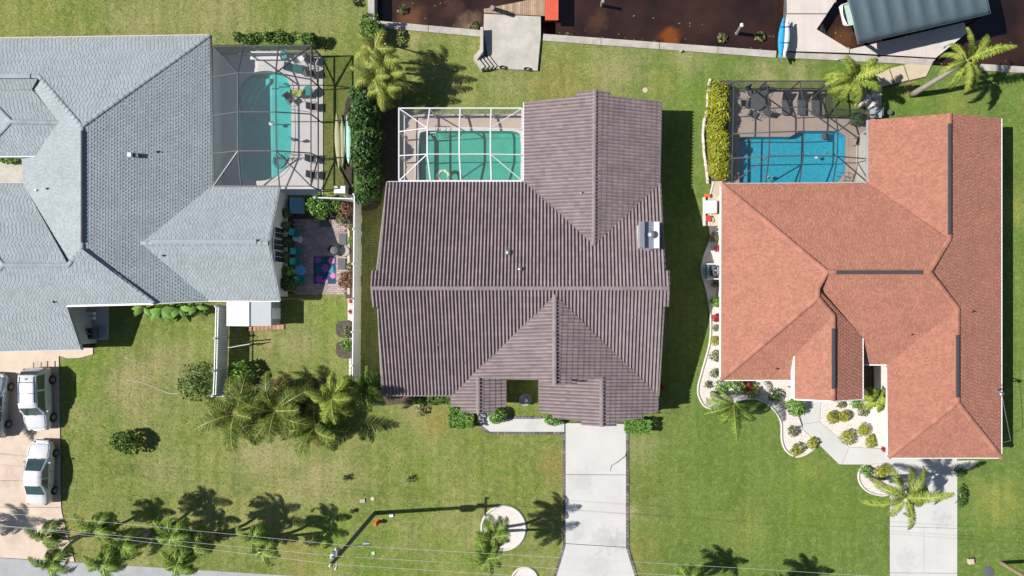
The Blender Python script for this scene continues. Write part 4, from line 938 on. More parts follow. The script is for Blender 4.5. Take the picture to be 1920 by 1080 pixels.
walls(hr, [(1353, 345, Z3), (1628, 343, Z3), (1628, 225, Z3), (1877, 222, Z3), (1877, 858, Z3), (1665, 858, Z3), (1663, 683, Z3), (1617, 683, Z3), (1617, 735, Z3), (1490, 735, Z3), (1486, 712, Z3), (1352, 712, Z3)], 2.85, M['stucco'], 0.45)
gable(hr, (1877, 230, Z3), (1628, 232, Z3), (1780, 221, 4.75), Vector((0, -0.4, 0)), M['stucco']); gable(hr, (1490, 742, ze), (1617, 742, ze), (1562, 746, zw), Vector((0, 0.35, 0)), M['stucco'])
wx = P(1617, 640, ze).x - 0.06
MB().box((wx, (P(0, 640, ze).y + P(0, 745, ze).y) / 2, ze - 0.45), (0.06, abs(P(0, 640, ze).y - P(0, 745, ze).y), 0.8)).build('porch_side', M['stucco'], hr)
fascia(hr, [(1878, 222, Z3), (1878, 858.5, Z3)], M['white'], 0.11, 0.06, 0.03, 'gutter'); fascia(hr, [(1665, 859.2, Z3), (1878, 859.2, Z3)], M['white'], 0.11, 0.06, -.01, 'gutter')
fascia(hr, [(1351.5, 345, Z3), (1350.5, 712, Z3)], M['white'], 0.18, 0.09, 0.0, 'gutter'); fascia(hr, [(1352, 713.2, Z3), (1485, 713.2, Z3)], M['white'], 0.16, 0.07, 0.0, 'gutter')
fascia(hr, [(1618, 634, ze), (1618, 748.5, ze)], M['white'], 0.2, 0.07, 0.03, 'gutter'); fascia(hr, [(1488.8, 668, ze), (1488.8, 748.5, ze)], M['white'], 0.6, 0.07, 0.03, 'gutter')
fascia(hr, [(1490, 749, ze), (1562, 752.6, zw), (1617, 749, ze)], M['white'], 0.2, 0.09, 0.0, 'rake_board'); fascia(hr, [(1664.2, 683, Z3), (1664.2, 858, Z3)], M['white'], 0.18, 0.08, 0.0, 'gutter')
fascia(hr, [(1617, 684.2, Z3), (1663, 684.2, Z3)], M['white'], 0.16, 0.09, 0.0, 'gutter'); fascia(hr, [(1627, 225, Z3), (1627, 343, Z3)], M['grey_metal'], 0.16, 0.09, 0.0, 'gutter'); fascia(hr, [(1353, 344, Z3), (1628, 342, Z3)], M['grey_metal'], 0.16, 0.07, 0.0, 'gutter')
structure('entry_bed', MB().prism(plan([(1618, 684), (1648, 684), (1648, 745), (1618, 745)]), -0.05, 0.03), M['mulch'])
structure('entry_slab', MB().prism(plan([(1648.5, 684), (1668, 684), (1668, 842), (1656, 842), (1648.5, 745)]), -0.05, 0.05), M['concrete'])
# service mast
sm = thing('service_mast', 'thin grey electric service mast with cross head at the right eave', 'mast', P(1861, 727))
MB().tube([P(1866, 728, 1.8), P(1876, 737, 5.0)], 0.045, 8).build('mast', M['galv'], sm); MB().tube([P(1864, 731, 4.85), P(1883, 738, 4.95)], 0.035, 6).build('cross_arm', M['galv'], sm); MB().ball(tuple(P(1877, 739, 5.05)), 0.13).build('weather_head', M['galv'], sm)
o = MB().tube([P(1879, 742, 4.9), P(1887, 785, 4.4), P(1895, 826, 3.6), P(1880, 830, 2.6)], 0.016, 5).build('service_cable', M['galv']); tag(o, 'pale sagging service cable hanging down from the mast at the right eave', 'cable')
# ------------------------------------------------------------------ screen cages
def beam(t, A, B, w, m, name='beam'):
    A, B = P(*A), P(*B); d = B - A
    if d.length < 0.02: return
    MB().tube([A, B], w * 0.7, 4).build(name, m, t)
def cage(label, beams, panels, w, m, sm_, loc):
    t = thing('screen_cage', label, 'pool cage', P(*loc))
    for a, b in beams: beam(t, a, b, w, m)
    for q in panels: MB().poly([P(*p) for p in q]).build('screen_panel', sm_, t)
    return t
# left, dark frame with hipped top
zw_, zt_ = 2.45, 3.35
o = {}
TL, TR, BR, BL = (399, 87, zw_), (583, 85, zw_), (583, 349, zw_), (400, 349, zw_)
a1, a2, b1, b2, c1_, c2_ = (446, 137, zt_), (517, 137, zt_), (446, 210, zt_), (517, 210, zt_), (446, 283, zt_), (518, 283, zt_)
tops = [(455, 86.6, zw_), (522, 86, zw_)]
rights = [(583, 149, zw_), (583, 214, zw_), (583, 287, zw_)]
lefts = [(398, 145, zw_), (398, 217, zw_), (399, 288, zw_)]
bots = [(452, 349, zw_), (524, 349, zw_)]
def ground(p): q = P(*p); return (NX + q.x * PPM, NY - q.y * PPM, 0.0)
def at_z(p, z): q = P(*p); f = PPM / (1 - z / CAM_H); return (NX + q.x * f, NY - q.y * f, z)
bs = [(TL, TR), (TR, BR), (TL, a1), (TR, a2), (BR, c2_), (BL, c1_), (a1, a2), (a2, b2), (b2, c2_), (c2_, c1_), (c1_, b1), (b1, a1), (b1, b2), (tops[0], a1), (tops[1], a2), (rights[0], a2), (rights[1], b2), (rights[2], c2_),
      (lefts[0], a1), (lefts[1], b1), (lefts[2], c1_), (bots[0], c1_), (bots[1], c2_), (BL, BR)]
for p in [TL, TR, BR] + tops + rights: bs.append((p, ground(p)))
bs += [(at_z(TR, .95), at_z(BR, .95)), (at_z(TL, .95), at_z(TR, .95)), (ground(TR), ground(BR)), (ground(TL), ground(TR)), (at_z(rights[0], .95), TR), (at_z(rights[2], .95), BR)]
pn = [(TL, tops[0], a1), (tops[0], tops[1], a2, a1), (tops[1], TR, a2), (TR, rights[0], a2), (rights[0], rights[1], b2, a2), (rights[1], rights[2], c2_, b2), (rights[2], BR, c2_), (BR, bots[1], c2_), (bots[1], bots[0], c1_, c2_), (bots[0], BL, c1_),
      (BL, lefts[2], c1_), (lefts[2], lefts[1], b1, c1_), (lefts[1], lefts[0], a1, b1), (lefts[0], TL, a1), (a1, a2, b2, b1), (b1, b2, c2_, c1_)]
seq = [TL, tops[0], tops[1], TR, rights[0], rights[1], rights[2], BR]
for p, q in zip(seq, seq[1:]): pn.append((p, q, ground(q), ground(p)))
cage('dark framed hip roof screen cage over the freeform teal pool', bs, pn, 0.075, M['bronze'], M['screen_dark'], (500, 220))
# middle, white frame
zw_, zt_ = 2.65, 3.2
TL, TR, BL, BR = (748, 203, zw_), (979, 203, zw_), (748, 339, zw_), (979, 339, zw_)
xs = [(806, 801, 807), (863, 861, 864), (921, 919.5, 921)]
T_ = [(a, 203, zw_) for a, b, c in xs]; U_ = [(b, 240, zt_) for a, b, c in xs]; V_ = [(b, 289, zt_) for a, b, c in xs]; B_ = [(c, 339, zw_) for a, b, c in xs]
L1, L2, R1, R2 = (748, 247, zw_), (748, 292, zw_), (978, 241, zt_ - .1), (978, 290, zt_ - .1)
tk = cage('white framed screen cage over the green rectangular pool', [], [], 0.1, M['cage_white'], M['screen_light'], (865, 270))
for a, b in [(TL, TR), (TL, BL), (BL, BR), (TR, BR)]: beam(tk, a, b, 0.09, M['cage_white'])
for i in range(3):
    for a, b in ((T_[i], U_[i]), (U_[i], V_[i]), (V_[i], B_[i])): beam(tk, a, b, 0.10, M['cage_white'])
    beam(tk, T_[i], ground(T_[i]), 0.1, M['cage_white'], 'post')
for a, b in ((TL, U_[0]), (BL, V_[0]), (TR, U_[2]), (BR, V_[2]), (L1, U_[0]), (L2, V_[0]), (V_[0], V_[1]), (V_[1], V_[2]), (V_[2], R2)): beam(tk, a, b, 0.062, M['cage_white'])
for a, b in ((U_[0], U_[1]), (U_[1], U_[2]), (U_[2], R1)): beam(tk, a, b, 0.03, M['cage_white'])
for p in (TL, TR, L1, L2, BL): beam(tk, p, ground(p), 0.1, M['cage_white'], 'post')
beam(tk, at_z(TL, .9), at_z(TR, .9), 0.07, M['cage_white']); beam(tk, at_z(TL, .9), at_z(BL, .9), 0.07, M['cage_white']); beam(tk, ground(TL), ground(TR), 0.08, M['cage_white']); beam(tk, ground(TL), ground(BL), 0.08, M['cage_white'])
cols = [(TL, None, None, BL)]
pm = [(TL, T_[0], U_[0]), (TL, U_[0], L1), (L1, U_[0], V_[0], L2), (L2, V_[0], BL), (BL, V_[0], B_[0])]
for i in range(2): pm += [(T_[i], T_[i + 1], U_[i + 1], U_[i]), (U_[i], U_[i + 1], V_[i + 1], V_[i]), (V_[i], V_[i + 1], B_[i + 1], B_[i])]
pm += [(T_[2], TR, U_[2]), (TR, R1, U_[2]), (U_[2], R1, R2, V_[2]), (V_[2], R2, BR), (V_[2], BR, B_[2])]
sq = [TL] + T_ + [TR]
for p, q in zip(sq, sq[1:]): pm.append((p, q, ground(q), ground(p)))
sq = [TL, L1, L2, BL]
for p, q in zip(sq, sq[1:]): pm.append((p, q, ground(q), ground(p)))
for q in pm: MB().poly([P(*p) for p in q]).build('screen_panel', M['screen_light'], tk)
# right, bronze frame with a notch for the palm
zw_, zt_ = 2.6, 3.3
TL, T3, N1, TR, BR, BL = (1376, 152, zw_), (1556, 152, zw_), (1562, 204, zw_), (1627, 206, zw_), (1627, 342, zw_), (1372, 344, zw_)
T1, T2 = (1437, 152, zw_), (1500, 152, zw_)
u = [(1443, 203, zt_), (1507, 200, zt_), (1566, 203, zw_ + .2)]; v = [(1443, 248, zt_), (1507, 246, zt_), (1571, 246, zt_)]; w_ = [(1442, 293, zt_), (1506, 292, zt_), (1570, 293, zt_)]
b_ = [(1436, 343.5, zw_), (1499, 343, zw_), (1562, 343, zw_)]
L1, L2, L3 = (1375.5, 203, zw_), (1375, 251, zw_), (1374, 297, zw_); R2, R3 = (1627, 250, zw_ + .1), (1627, 298, zw_ + .1)
bs = [(TL, T1), (T1, T2), (T2, T3), (T3, N1), (N1, TR), (TR, BR), (BR, BL), (BL, TL), (TL, u[0]), (T3, u[1]), (BL, w_[0]), (BR, w_[2]), (TR, v[2]), (u[0], u[1]), (u[1], v[2]), (L2, v[0]), (v[0], v[1]), (L3, w_[0]), (w_[0], w_[1]), (w_[1], w_[2]), (w_[2], R3)]
for k, t0 in enumerate((T1, T2, N1)): bs += [(t0, u[k]), (u[k], v[k]), (v[k], w_[k]), (w_[k], b_[k])]
for p in (TL, T1, T2, T3, N1, TR, L1, L2, L3, BL): bs.append((p, ground(p)))
bs += [(at_z(TL, .9), at_z(T3, .9)), (at_z(TL, .9), at_z(BL, .9)), (ground(TL), ground(BL)), (ground(TL), ground(T3)), (at_z(N1, .9), at_z(TR, .9))]
pn = [(TL, T1, u[0]), (T1, T2, u[1], u[0]), (T2, T3, u[1]), (T3, N1, u[2], u[1]), (TL, u[0], L1), (L1, u[0], v[0], L2), (L2, v[0], w_[0], L3), (L3, w_[0], BL), (BL, w_[0], b_[0]), (u[0], u[1], v[1], v[0]), (v[0], v[1], w_[1], w_[0]), (w_[0], w_[1], b_[1], b_[0]),
      (u[1], u[2], v[2], v[1]), (v[1], v[2], w_[2], w_[1]), (w_[1], w_[2], b_[2], b_[1]), (N1, TR, v[2], u[2]), (TR, R2, v[2]), (v[2], R2, R3, w_[2]), (w_[2], R3, BR), (w_[2], BR, b_[2])]
sq = [BL, L3, L2, L1, TL, T1, T2, T3, N1, TR]
for p, q in zip(sq, sq[1:]): pn.append((p, q, ground(q), ground(p)))
cage('bronze framed screen cage over the bright blue pool of the red roofed house', bs, pn, 0.07, M['bronze'], M['screen_black'], (1500, 250))

# ------------------------------------------------------------------ fences, shed
def fence(label, pts, h, m, pitch=2.35, lattice=False, cap=True):
    t = thing('garden_fence', label, 'fence', P(*pts[0]))
    for a, b in zip(pts, pts[1:]):
        A, B = P(*a), P(*b); d = B - A; L_ = d.length; n = max(1, round(L_ / pitch)); d.normalize(); rz = math.atan2(d.y, d.x); st = L_ / n
        for i in range(n):
            c = A + d * st * (i + .5); hp = h - (0.4 if lattice else 0.12)
            mb = MB(); k = max(3, int((st - .14) / 0.17))
            for j in range(k):
                q = A + d * (st * i + .07 + (st - .14) * (j + .5) / k); mb.box((q.x, q.y, 0.06 + hp / 2), ((st - .14) / k - 0.012, 0.035, hp - 0.02), rz)
            mb.build('panel', m, t)
            MB().box((c.x, c.y, hp + 0.05), (st - .13, 0.07, 0.09), rz).build('rail', m, t)
            if lattice:
                mb = MB()
                for j in range(int(st / 0.14)):
                    q = A + d * (st * i + 0.1 + 0.14 * j); mb.box((q.x, q.y, h - 0.16), (0.03, 0.03, 0.32), rz)
                mb.build('lattice', m, t); MB().box((c.x, c.y, h), (st - .13, 0.06, 0.06), rz).build('top_rail', m, t)
        for i in range(n + 1):
            q = A + d * st * i; po = MB().box((q.x, q.y, (h + .08) / 2), (0.125, 0.125, h + 0.08), rz).build('post', m, t)
            MB().lathe([(0.1, 0), (0.1, 0.03), (0.01, 0.1)], (q.x, q.y, h + 0.08), 4).build('post_cap', m, po)
    return t
fence('tall white vinyl fence between the paver patio and the brown tiled house', [(678, 372), (676, 560), (674, 741)], 1.9, M['vinyl'], 2.4)
fence('low white vinyl fence behind the palm clump along the front lawn', [(671, 737), (411, 737)], 1.7, M['vinyl'], 2.4)
fence('white lattice topped fence running down from the shed to the palm clump', [(430, 574), (427, 690), (425, 736)], 2.0, M['vinyl'], 2.2, True)
fence('short white fence closing the top of the paver garden', [(604, 376), (672, 378)], 1.5, M['vinyl'], 1.9)
gt = thing('garden_gate', 'narrow white gate rail across the passage under the shed', 'gate', P(445, 645))
MB().tube([P(429, 652, 1.5), P(468, 645, 1.1)], 0.035, 6).build('rail', M['vinyl'], gt); MB().tube([P(467, 640, 0), P(467, 640, 1.2)], 0.05, 6).build('post', M['dark_grey'], gt)
for i in range(8): MB().box(tuple(P(434 + i * 4.4, 651 - i * .8, 0.62)), (0.11, 0.03, 1.1), 0.06).build('picket', M['vinyl'], gt)
shd = thing('garden_shed', 'small white garden shed with low gable roof against the grey roofed house', 'shed', P(480, 588))
z0, z1 = 1.85, 2.45
xl, xm, xr = P(425, 588, z0), P(467, 588, z1), P(508, 588, z0); yt, yb = P(0, 566, z0).y, P(0, 611, z0).y
MB().slab([Vector((xl.x, yt, z0)), Vector((xm.x, yt, z1)), Vector((xm.x, yb, z1)), Vector((xl.x, yb, z0))], 0.06).build('roof', M['white'], shd)
MB().slab([Vector((xm.x + .01, yt, z1)), Vector((xr.x, yt, z0)), Vector((xr.x, yb, z0)), Vector((xm.x + .01, yb, z1))], 0.06).build('roof', M['vinyl'], shd)
MB().tube([Vector((xm.x, yt, z1 + .02)), Vector((xm.x, yb, z1 + .02))], 0.04, 6).build('ridge_trim', M['white'], shd)
MB().box(((xl.x + xr.x) / 2, (yt + yb) / 2, z0 / 2 - .03), (xr.x - xl.x - .12, abs(yt - yb) - .12, z0 - .02)).build('wall', M['grey_metal'], shd)
MB().box((xr.x - .03, (yt + yb) / 2, .9), (0.06, 0.8, 1.6)).build('door', M['vinyl'], shd); MB().ball((xr.x + .03, (yt + yb) / 2 + .3, 1.0), .04, 8, 5).build('handle', M['black'], shd)

# ------------------------------------------------------------------ paver patio
pat = structure('paver_patio', MB().prism(plan(hard([(551, 411), (651, 411), (651, 552), (551, 552)])), -0.05, 0.035), M['mulch'])
mb = MB()
for j in range(36):
    for i in range(13):
        cx_ = 552 + i * 7.8 + (j % 2) * 3.9; cy_ = 413 + j * 3.92
        if cx_ < 649: mb.box(tuple(P(cx_ + 1, cy_, 0.03)), (0.295, 0.142, 0.08 + rng.uniform(0, .008)))
o = mb.build('pavers', M['paver'], pat); o['kind'] = 'stuff'
structure('patio_border', MB().prism(plan([(628, 552), (656, 552), (656, 413), (651.5, 413), (651.5, 552)][1:]), -0.05, 0.06), M['beige'])
for x, y, lb in ((610, 418, 'dark square stepping tile at the top of the paver patio'), (643, 449, 'dark square stepping tile right of the fire bowl top'), (641, 495, 'brown square stepping tile below the fire bowl')):
    tag(MB().bevbox(tuple(P(x, y, 0.1)), (0.85 if x < 620 else .6, 0.6 if x < 620 else .85, 0.07)).build('stepping_tile', M['dark_grey'] if x < 645 else M['tan_plastic']), lb, 'tile', 'square tiles on the patio')
rg = thing('floral_rug', 'dark teal outdoor rug with big purple flowers on the paver patio', 'rug', P(609, 506))
MB().prism(plan([(589, 481), (630, 481), (630, 532), (589, 532)]), 0.075, 0.088).build('mat', M['rug_blue'], rg)
MB().prism(plan([(600, 482), (613, 482), (606, 492)]), 0.084, 0.090).build('leaf_shape', M['teal_dark'], rg); MB().prism(plan([(592, 505), (600, 497), (604, 508), (596, 516)]), 0.084, 0.090).build('leaf_shape', M['teal_dark'], rg); MB().prism(plan([(617, 510), (625, 498), (627, 514)]), 0.084, .090).build('leaf_shape', M['teal'], rg)
for x, y, r in ((597, 487, 7), (622, 489, 7), (611, 503, 8.5), (599, 524, 8), (611, 528, 5), (625, 517, 6)):
    pts = []
    for i in range(30):
        t = 2 * math.pi * i / 30; q = r * (0.72 + 0.28 * abs(math.sin(2.5 * t))); pts.append((min(629.5, max(589.5, x + q * math.cos(t))), min(531.5, max(481.5, y + q * math.sin(t)))))
    MB().prism(plan(pts), 0.086, 0.093).build('flower_shape', M['purple'] if x < 605 or r > 8 else M['pink'], rg)
def chair(px, py, rz, m, label, frame=None, group=None, z=0.06, recline=0.25, arms=True, long=0.0, name='patio_chair', cat='chair'):
    t = thing(name, label, cat, P(px, py, z), group); t.rotation_euler = (0, 0, rz); fm = frame or M['black']
    d = 0.5 + long
    MB().add([(-.25, -d / 2, .42), (.25, -d / 2, .42), (.25, d / 2 - .1, .38), (-.25, d / 2 - .1, .38), (-.25, -d / 2, .46), (.25, -d / 2, .46), (.25, d / 2 - .1, .42), (-.25, d / 2 - .1, .42)], [(3, 2, 1, 0), (4, 5, 6, 7), (0, 1, 5, 4), (1, 2, 6, 5), (2, 3, 7, 6), (3, 0, 4, 7)]).build('seat', m, t, local=True)
    y0 = d / 2 - .1; y1 = y0 + .6 * math.sin(recline) + .08; zt = .4 + .58 * math.cos(recline)
    MB().add([(-.25, y0, .40), (.25, y0, .40), (.25, y1, zt), (-.25, y1, zt), (-.25, y0 + .04, .38), (.25, y0 + .04, .38), (.25, y1 + .04, zt - .02), (-.25, y1 + .04, zt - .02)], [(0, 1, 2, 3), (7, 6, 5, 4), (0, 4, 5, 1), (1, 5, 6, 2), (2, 6, 7, 3), (3, 7, 4, 0)]).build('backrest', m, t, local=True)
    for sx in (-1, 1):
        MB().tube([(sx * .27, -d / 2, .42), (sx * .28, -d / 2 - .05, 0)], .018, 5).build('leg', fm, t, local=True)
        MB().tube([(sx * .27, y0, .4), (sx * .28, y0 + .12, 0)], .018, 5).build('leg', fm, t, local=True)
        if arms: MB().tube([(sx * .28, -d / 2, .42), (sx * .29, -d / 2 + .02, .63), (sx * .29, y0 - .02, .65), (sx * .27, y0 + .1, .62)], .02, 5).build('armrest', fm, t, local=True)
    return t
def table(px, py, r, h, m, label, z=0.06, name='round_table', frame=None, rim=None):
    t = thing(name, label, 'table', P(px, py, z))
    MB().lathe([(r * .97, h - .04), (r, h - .03), (r, h - .005), (r * .98, h)], (0, 0, 0), 24).build('tabletop', m, t, local=True)
    for k in range(4): a = k * math.pi / 2 + .4; MB().tube([(r * .6 * math.cos(a), r * .6 * math.sin(a), h - .04), (r * .75 * math.cos(a), r * .75 * math.sin(a), 0)], .02, 5).build('leg', frame or M['black'], t, local=True)
    return t
g_ = 'teal chairs along the paver patio'
for (x, y, rz, lb) in ((560, 438, 1.35, 'teal lawn chair at the top of the paver patio with a pale towel in front'), (563, 472, 1.57, 'teal lawn chair second from the top of the patio row'), (562, 491, 1.57, 'teal lawn chair just above the blue round table'), (570, 524, 1.75, 'teal lawn chair below the blue round table')):
    chair(x, y, rz, M['teal'], lb, M['dark_grey'], g_, 0.08)
table(569, 508, 0.40, 0.62, M['table_blue'], 'round blue side table between the teal patio chairs', 0.08)
tw = smooth_line([(552, 445), (560, 446), (568, 444), (570, 452), (566, 456), (560, 453), (554, 452)], 3, True)
tag(MB().prism(plan(tw), 0.3, 0.42).build('towel', M['kayak_white']), 'pale crumpled towel lying by the top teal patio chair', 'towel')
t = thing('toy_slide', 'small lime green plastic slide beside the blue table', 'toy', P(550, 509)); MB().add([P(541, 510, .5), P(545, 505, .5), P(557, 503, .12), P(557, 513, .12), P(545, 513, .5)], [(0, 1, 2, 3, 4)]).build('chute', M['lime_plastic'], t); MB().box(tuple(P(545, 509, .28)), (.25, .3, .44)).build('base', M['lime_plastic'], t)
t = thing('fire_bowl', 'round dark fire bowl with lid on the patio edge', 'fire bowl', P(629, 470)); MB().lathe([(.25, 0), (.42, .35), (.44, .45), (.40, .45), (.34, .3), (.02, .28)], tuple(P(629, 470, .08)), 20).build('bowl', M['black'], t); MB().lathe([(.33, .30), (.3, .36), (.05, .42)], tuple(P(629, 470, .08)), 16).build('lid', M['dark_grey'], t)
tag(MB().lathe([(.36, 0), (.38, .05), (.38, .09), (.3, .1)], tuple(P(646, 471, .06)), 20).build('round_stone', M['tan_plastic']), 'round tan stepping stone right of the fire bowl', 'stone')
tag(MB().bevbox(tuple(P(557, 386, .35)), (0.9, 1.1, .7)).build('storage_box', M['blue_box']), 'pale blue storage box between bushes at the top of the paver garden', 'box')

# ------------------------------------------------------------------ left pool furniture
def lounger(px, py, rz, label, m, m2, z=0.06, group=None, L_=1.9):
    t = thing('sun_lounger', label, 'sun lounger', P(px, py, z), group); t.rotation_euler = (0, 0, rz)
    MB().bevbox((-.25, 0, .34), (L_ - .6, .62, .07)).build('seat', m, t, local=True)
    x0 = L_ / 2 - .55
    MB().add([(x0, -.31, .36), (x0 + .55, -.31, .72), (x0 + .55, .31, .72), (x0, .31, .36), (x0 + .03, -.31, .31), (x0 + .58, -.31, .67), (x0 + .58, .31, .67), (x0 + .03, .31, .31)], [(0, 1, 2, 3), (7, 6, 5, 4), (0, 4, 5, 1), (1, 5, 6, 2), (2, 6, 7, 3), (3, 7, 4, 0)]).build('backrest', m2, t, local=True)
    for x in (-L_ / 2 + .2, x0 - .05):
        for y in (-.28, .28): MB().tube([(x, y, .33), (x, y, 0)], .022, 5).build('leg', M['grey_metal'], t, local=True)
    return t
lounger(508, 107, 0.0, 'white sun lounger with teal headrest at the top of the left pool cage', M['white'], M['teal'], L_=2.9)
chair(567, 114, 2.2, M['white'], 'white folding chair in the top right corner of the left pool cage', M['white'], None, 0.06, .5)
lounger(556, 131, 3.0, 'dark green reclining lounger on the white deck of the left cage', M['teal_dark'], M['teal_dark'], L_=1.35)
chair(590, 118, 1.2, M['dark_grey'], 'dark wire chair nearest the top right corner of the left cage', M['black'], 'dark wire chairs in the left cage')
chair(591, 140, 1.9, M['dark_grey'], 'dark wire chair below the top right corner of the left cage', M['black'], 'dark wire chairs in the left cage')
t = table(580, 142, .28, .6, M['dark_grey'], 'small dark round table beside the wire chairs in the left cage')
chair(556, 178, -1.7, M['lime'], 'lime green sling lounge chair at the edge of the teal pool', M['bronze'], None, 0.06, .6, True, .2)
table(583, 175, .36, .65, M['teal'], 'teal round table next to the lime chair in the left cage')
chair(592, 203, 1.6, M['brown_fabric'], 'brown sling chair at the right wall of the left cage', M['black'])
chair(549, 190, 0.6, M['dark_grey'], 'grey chair standing below the lime green chair', M['black'])
tag(MB().tube([P(546, 205, .1), P(551, 205, 1.1)], .02, 5).build('water_spout', M['bronze']), 'thin bronze post at the pool edge below the lime chair', 'post')
sb = thing('bird_statue', 'bronze wading bird statue by the right side of the teal pool', 'statue', P(548, 263))
MB().tube([P(556, 264, .06), P(556, 264, .6)], .025, 6).build('leg', M['bronze'], sb); MB().ball(tuple(P(553, 262, .72)), (.28, .12, .14)).build('body', M['bronze'], sb, True); MB().tube([P(550, 261, .75), P(546, 258, 1.0), P(541, 256, 1.05)], [.06, .035, .015], 6).build('neck', M['bronze'], sb)
chair(590, 300, 1.5, M['dark_grey'], 'dark chair upper of the two at the lower right of the left cage', M['black'], 'dark chairs at the lower right of the left cage')
chair(592, 330, 1.5, M['dark_grey'], 'dark chair lower of the two at the lower right of the left cage', M['black'], 'dark chairs at the lower right of the left cage')
pf = thing('pool_float', 'round turquoise ring float on the lower end of the teal pool', 'float', P(524, 303))
ring = [P(524 + 10.5 * math.cos(q), 303 + 10.5 * math.sin(q), .06) for q in [2 * math.pi * i / 24 for i in range(25)]]
MB().tube(ring, .13, 8, False).build('tube', M['teal'], pf, True); MB().lathe([(.3, 0), (.28, .03)], tuple(P(524, 303, .03)), 20).build('floor', M['teal'], pf)
wf = thing('swan_float', 'small white floating dispenser in the middle of the teal pool', 'float', P(509, 231, 0)); MB().ball(tuple(P(509, 232, .05)), (.2, .15, .1)).build('body', M['white'], wf, True); MB().tube([P(508, 230, .1), P(505, 229, .28), P(512, 228, .3)], [.07, .05, .02], 6).build('neck', M['white'], wf)
rf_ = thing('ring_float', 'pale yellow and green swim ring at the bottom of the middle pool', 'float', P(832, 330))
for k in range(8):
    q = [P(832 + 10 * math.cos(a), 330 + 10 * math.sin(a), .03) for a in [2 * math.pi * (k + j / 4) / 8 for j in range(5)]]
    MB().tube(q, .13, 8).build('segment', M['kayak_cream'] if k % 2 else M['kayak_mint'], rf_, True)
# ------------------------------------------------------------------ right pool furniture
table(1414, 196, .62, .72, M['dark_grey'], 'round dark dining table on the tan deck of the right cage')
for (x, y, rz, lb) in ((1393, 197, 1.57, 'left'), (1407, 217, 2.6, 'lower'), (1432, 212, 3.9, 'lower right'), (1426, 176, -.6, 'upper right'), (1402, 176, .5, 'upper left')):
    chair(x, y, rz, M['dark_grey'], f'grey dining chair {lb} of the round table in the right cage', M['galv'], 'dining chairs in the right cage')
for x, lb in ((1471, 'left'), (1500, 'middle'), (1526, 'right')):
    lounger(x, 198, 1.57, f'{lb} one of three charcoal loungers in the right cage', M['dark_grey'], M['black'], group='charcoal loungers in the right cage', L_=1.7)
tag(MB().ball(tuple(P(1531, 295, .08)), .13).build('beach_ball', M['white'], None, True), 'white ball floating in the bright blue pool', 'ball')
tag(MB().ball(tuple(P(1441, 332, .08)), .14).build('beach_ball', M['beige'], None, True), 'beige ball floating near the lower edge of the bright blue pool', 'ball')
tag(MB().ball(tuple(P(1553, 287, .06)), .1).build('beach_ball', M['tan_plastic'], None, True), 'small tan ball floating right of the white ball in the blue pool', 'ball')
tag(MB().lathe([(.25, 0), (.3, .1), (.22, .2), (.05, .24)], tuple(P(1546, 256, -.1)), 14).build('pool_float', M['dark_grey']), 'dark round float in the upper right of the bright blue pool', 'float')
chair(1606, 268, 1.4, M['dark_grey'], 'dark chair against the right wall of the right cage', M['black'])
hx = thing('screen_porch', 'small dark screened box on the slab beside the right cage', 'enclosure', P(1643, 212))
MB().bevbox(tuple(P(1642, 211, .5)), (.8, .7, .9)).build('body', M['dark_grey'], hx); MB().box(tuple(P(1642, 211, .97)), (.86, .76, .05)).build('lid', M['grey_metal'], hx)
tag(MB().lathe([(.14, 0), (.18, .35), (.2, .4), (.15, .4)], tuple(P(1664, 213, 0)), 10).build('plant_pot', M['dark_grey']), 'small dark pot at the wall corner right of the screened box', 'pot')
# ------------------------------------------------------------------ equipment
ac = thing('air_conditioner', 'dark air conditioner with round fan in the shaded corner by the left house', 'air conditioner', P(177, 622))
structure('equipment_slab', MB().prism(plan(hard([(138, 575), (204, 575), (204, 636), (150, 640)])), -0.05, 0.05), M['concrete'])
def acunit(t, px, py, s_, m):
    p = P(px, py, .06); MB().bevbox((p.x, p.y, .45), (s_, s_, .78), 0, .05).build('case', m, t); MB().lathe([(s_ * .4, 0), (s_ * .42, .04), (s_ * .36, .05)], (p.x, p.y, .84), 18).build('fan_ring', M['black'], t)
    for k in range(4): MB().box((p.x + .13 * math.cos(k * 1.57), p.y + .13 * math.sin(k * 1.57), .9), (.26, .08, .02), k * 1.57).build('blade', M['grey_metal'], t)
acunit(ac, 178, 625, .8, M['dark_grey'])
for y, lb in ((588, 'upper'), (596, 'lower')): tag(MB().bevbox(tuple(P(166, y, .25)), (1.0, .26, .32), 0, .06).build('pool_filter', M['vinyl']), f'{lb} pale long filter housing in the shaded equipment corner', 'filter')
tag(MB().lathe([(.18, 0), (.2, .3), (.12, .45)], tuple(P(155, 589, .06)), 12).build('pool_pump', M['black']), 'black pump beside the pale filter housings', 'pump')
tag(MB().bevbox(tuple(P(144, 587, .4)), (.45, .5, .7)).build('control_box', M['dark_grey']), 'dark green control box against the left house wall in the equipment corner', 'box')
tag(MB().bevbox(tuple(P(190, 623, .12)), (1.0, .9, .14)).build('pump_slab', M['grey_metal']), 'grey slab under the right side of the shaded air conditioner', 'slab')
tag(MB().bevbox(tuple(P(161, 646, .15)), (.95, .5, .3)).build('crate', M['black']), 'dark low crate at the foot of the equipment corner', 'crate')
ac2 = thing('air_conditioner', 'air conditioner boxed by a blue slat fence at the wall of the red roofed house', 'air conditioner', P(1340, 508)); acunit(ac2, 1341, 508, .75, M['dark_grey'])
bf = thing('slat_screen', 'small blue and white slat screen around the right air conditioner', 'screen', P(1326, 508))
for a, b in (((1325, 495), (1352, 495)), ((1325, 523), (1352, 523))): MB().tube([P(*a, .85), P(*b, .85)], .045, 4).build('rail', M['white'], bf)
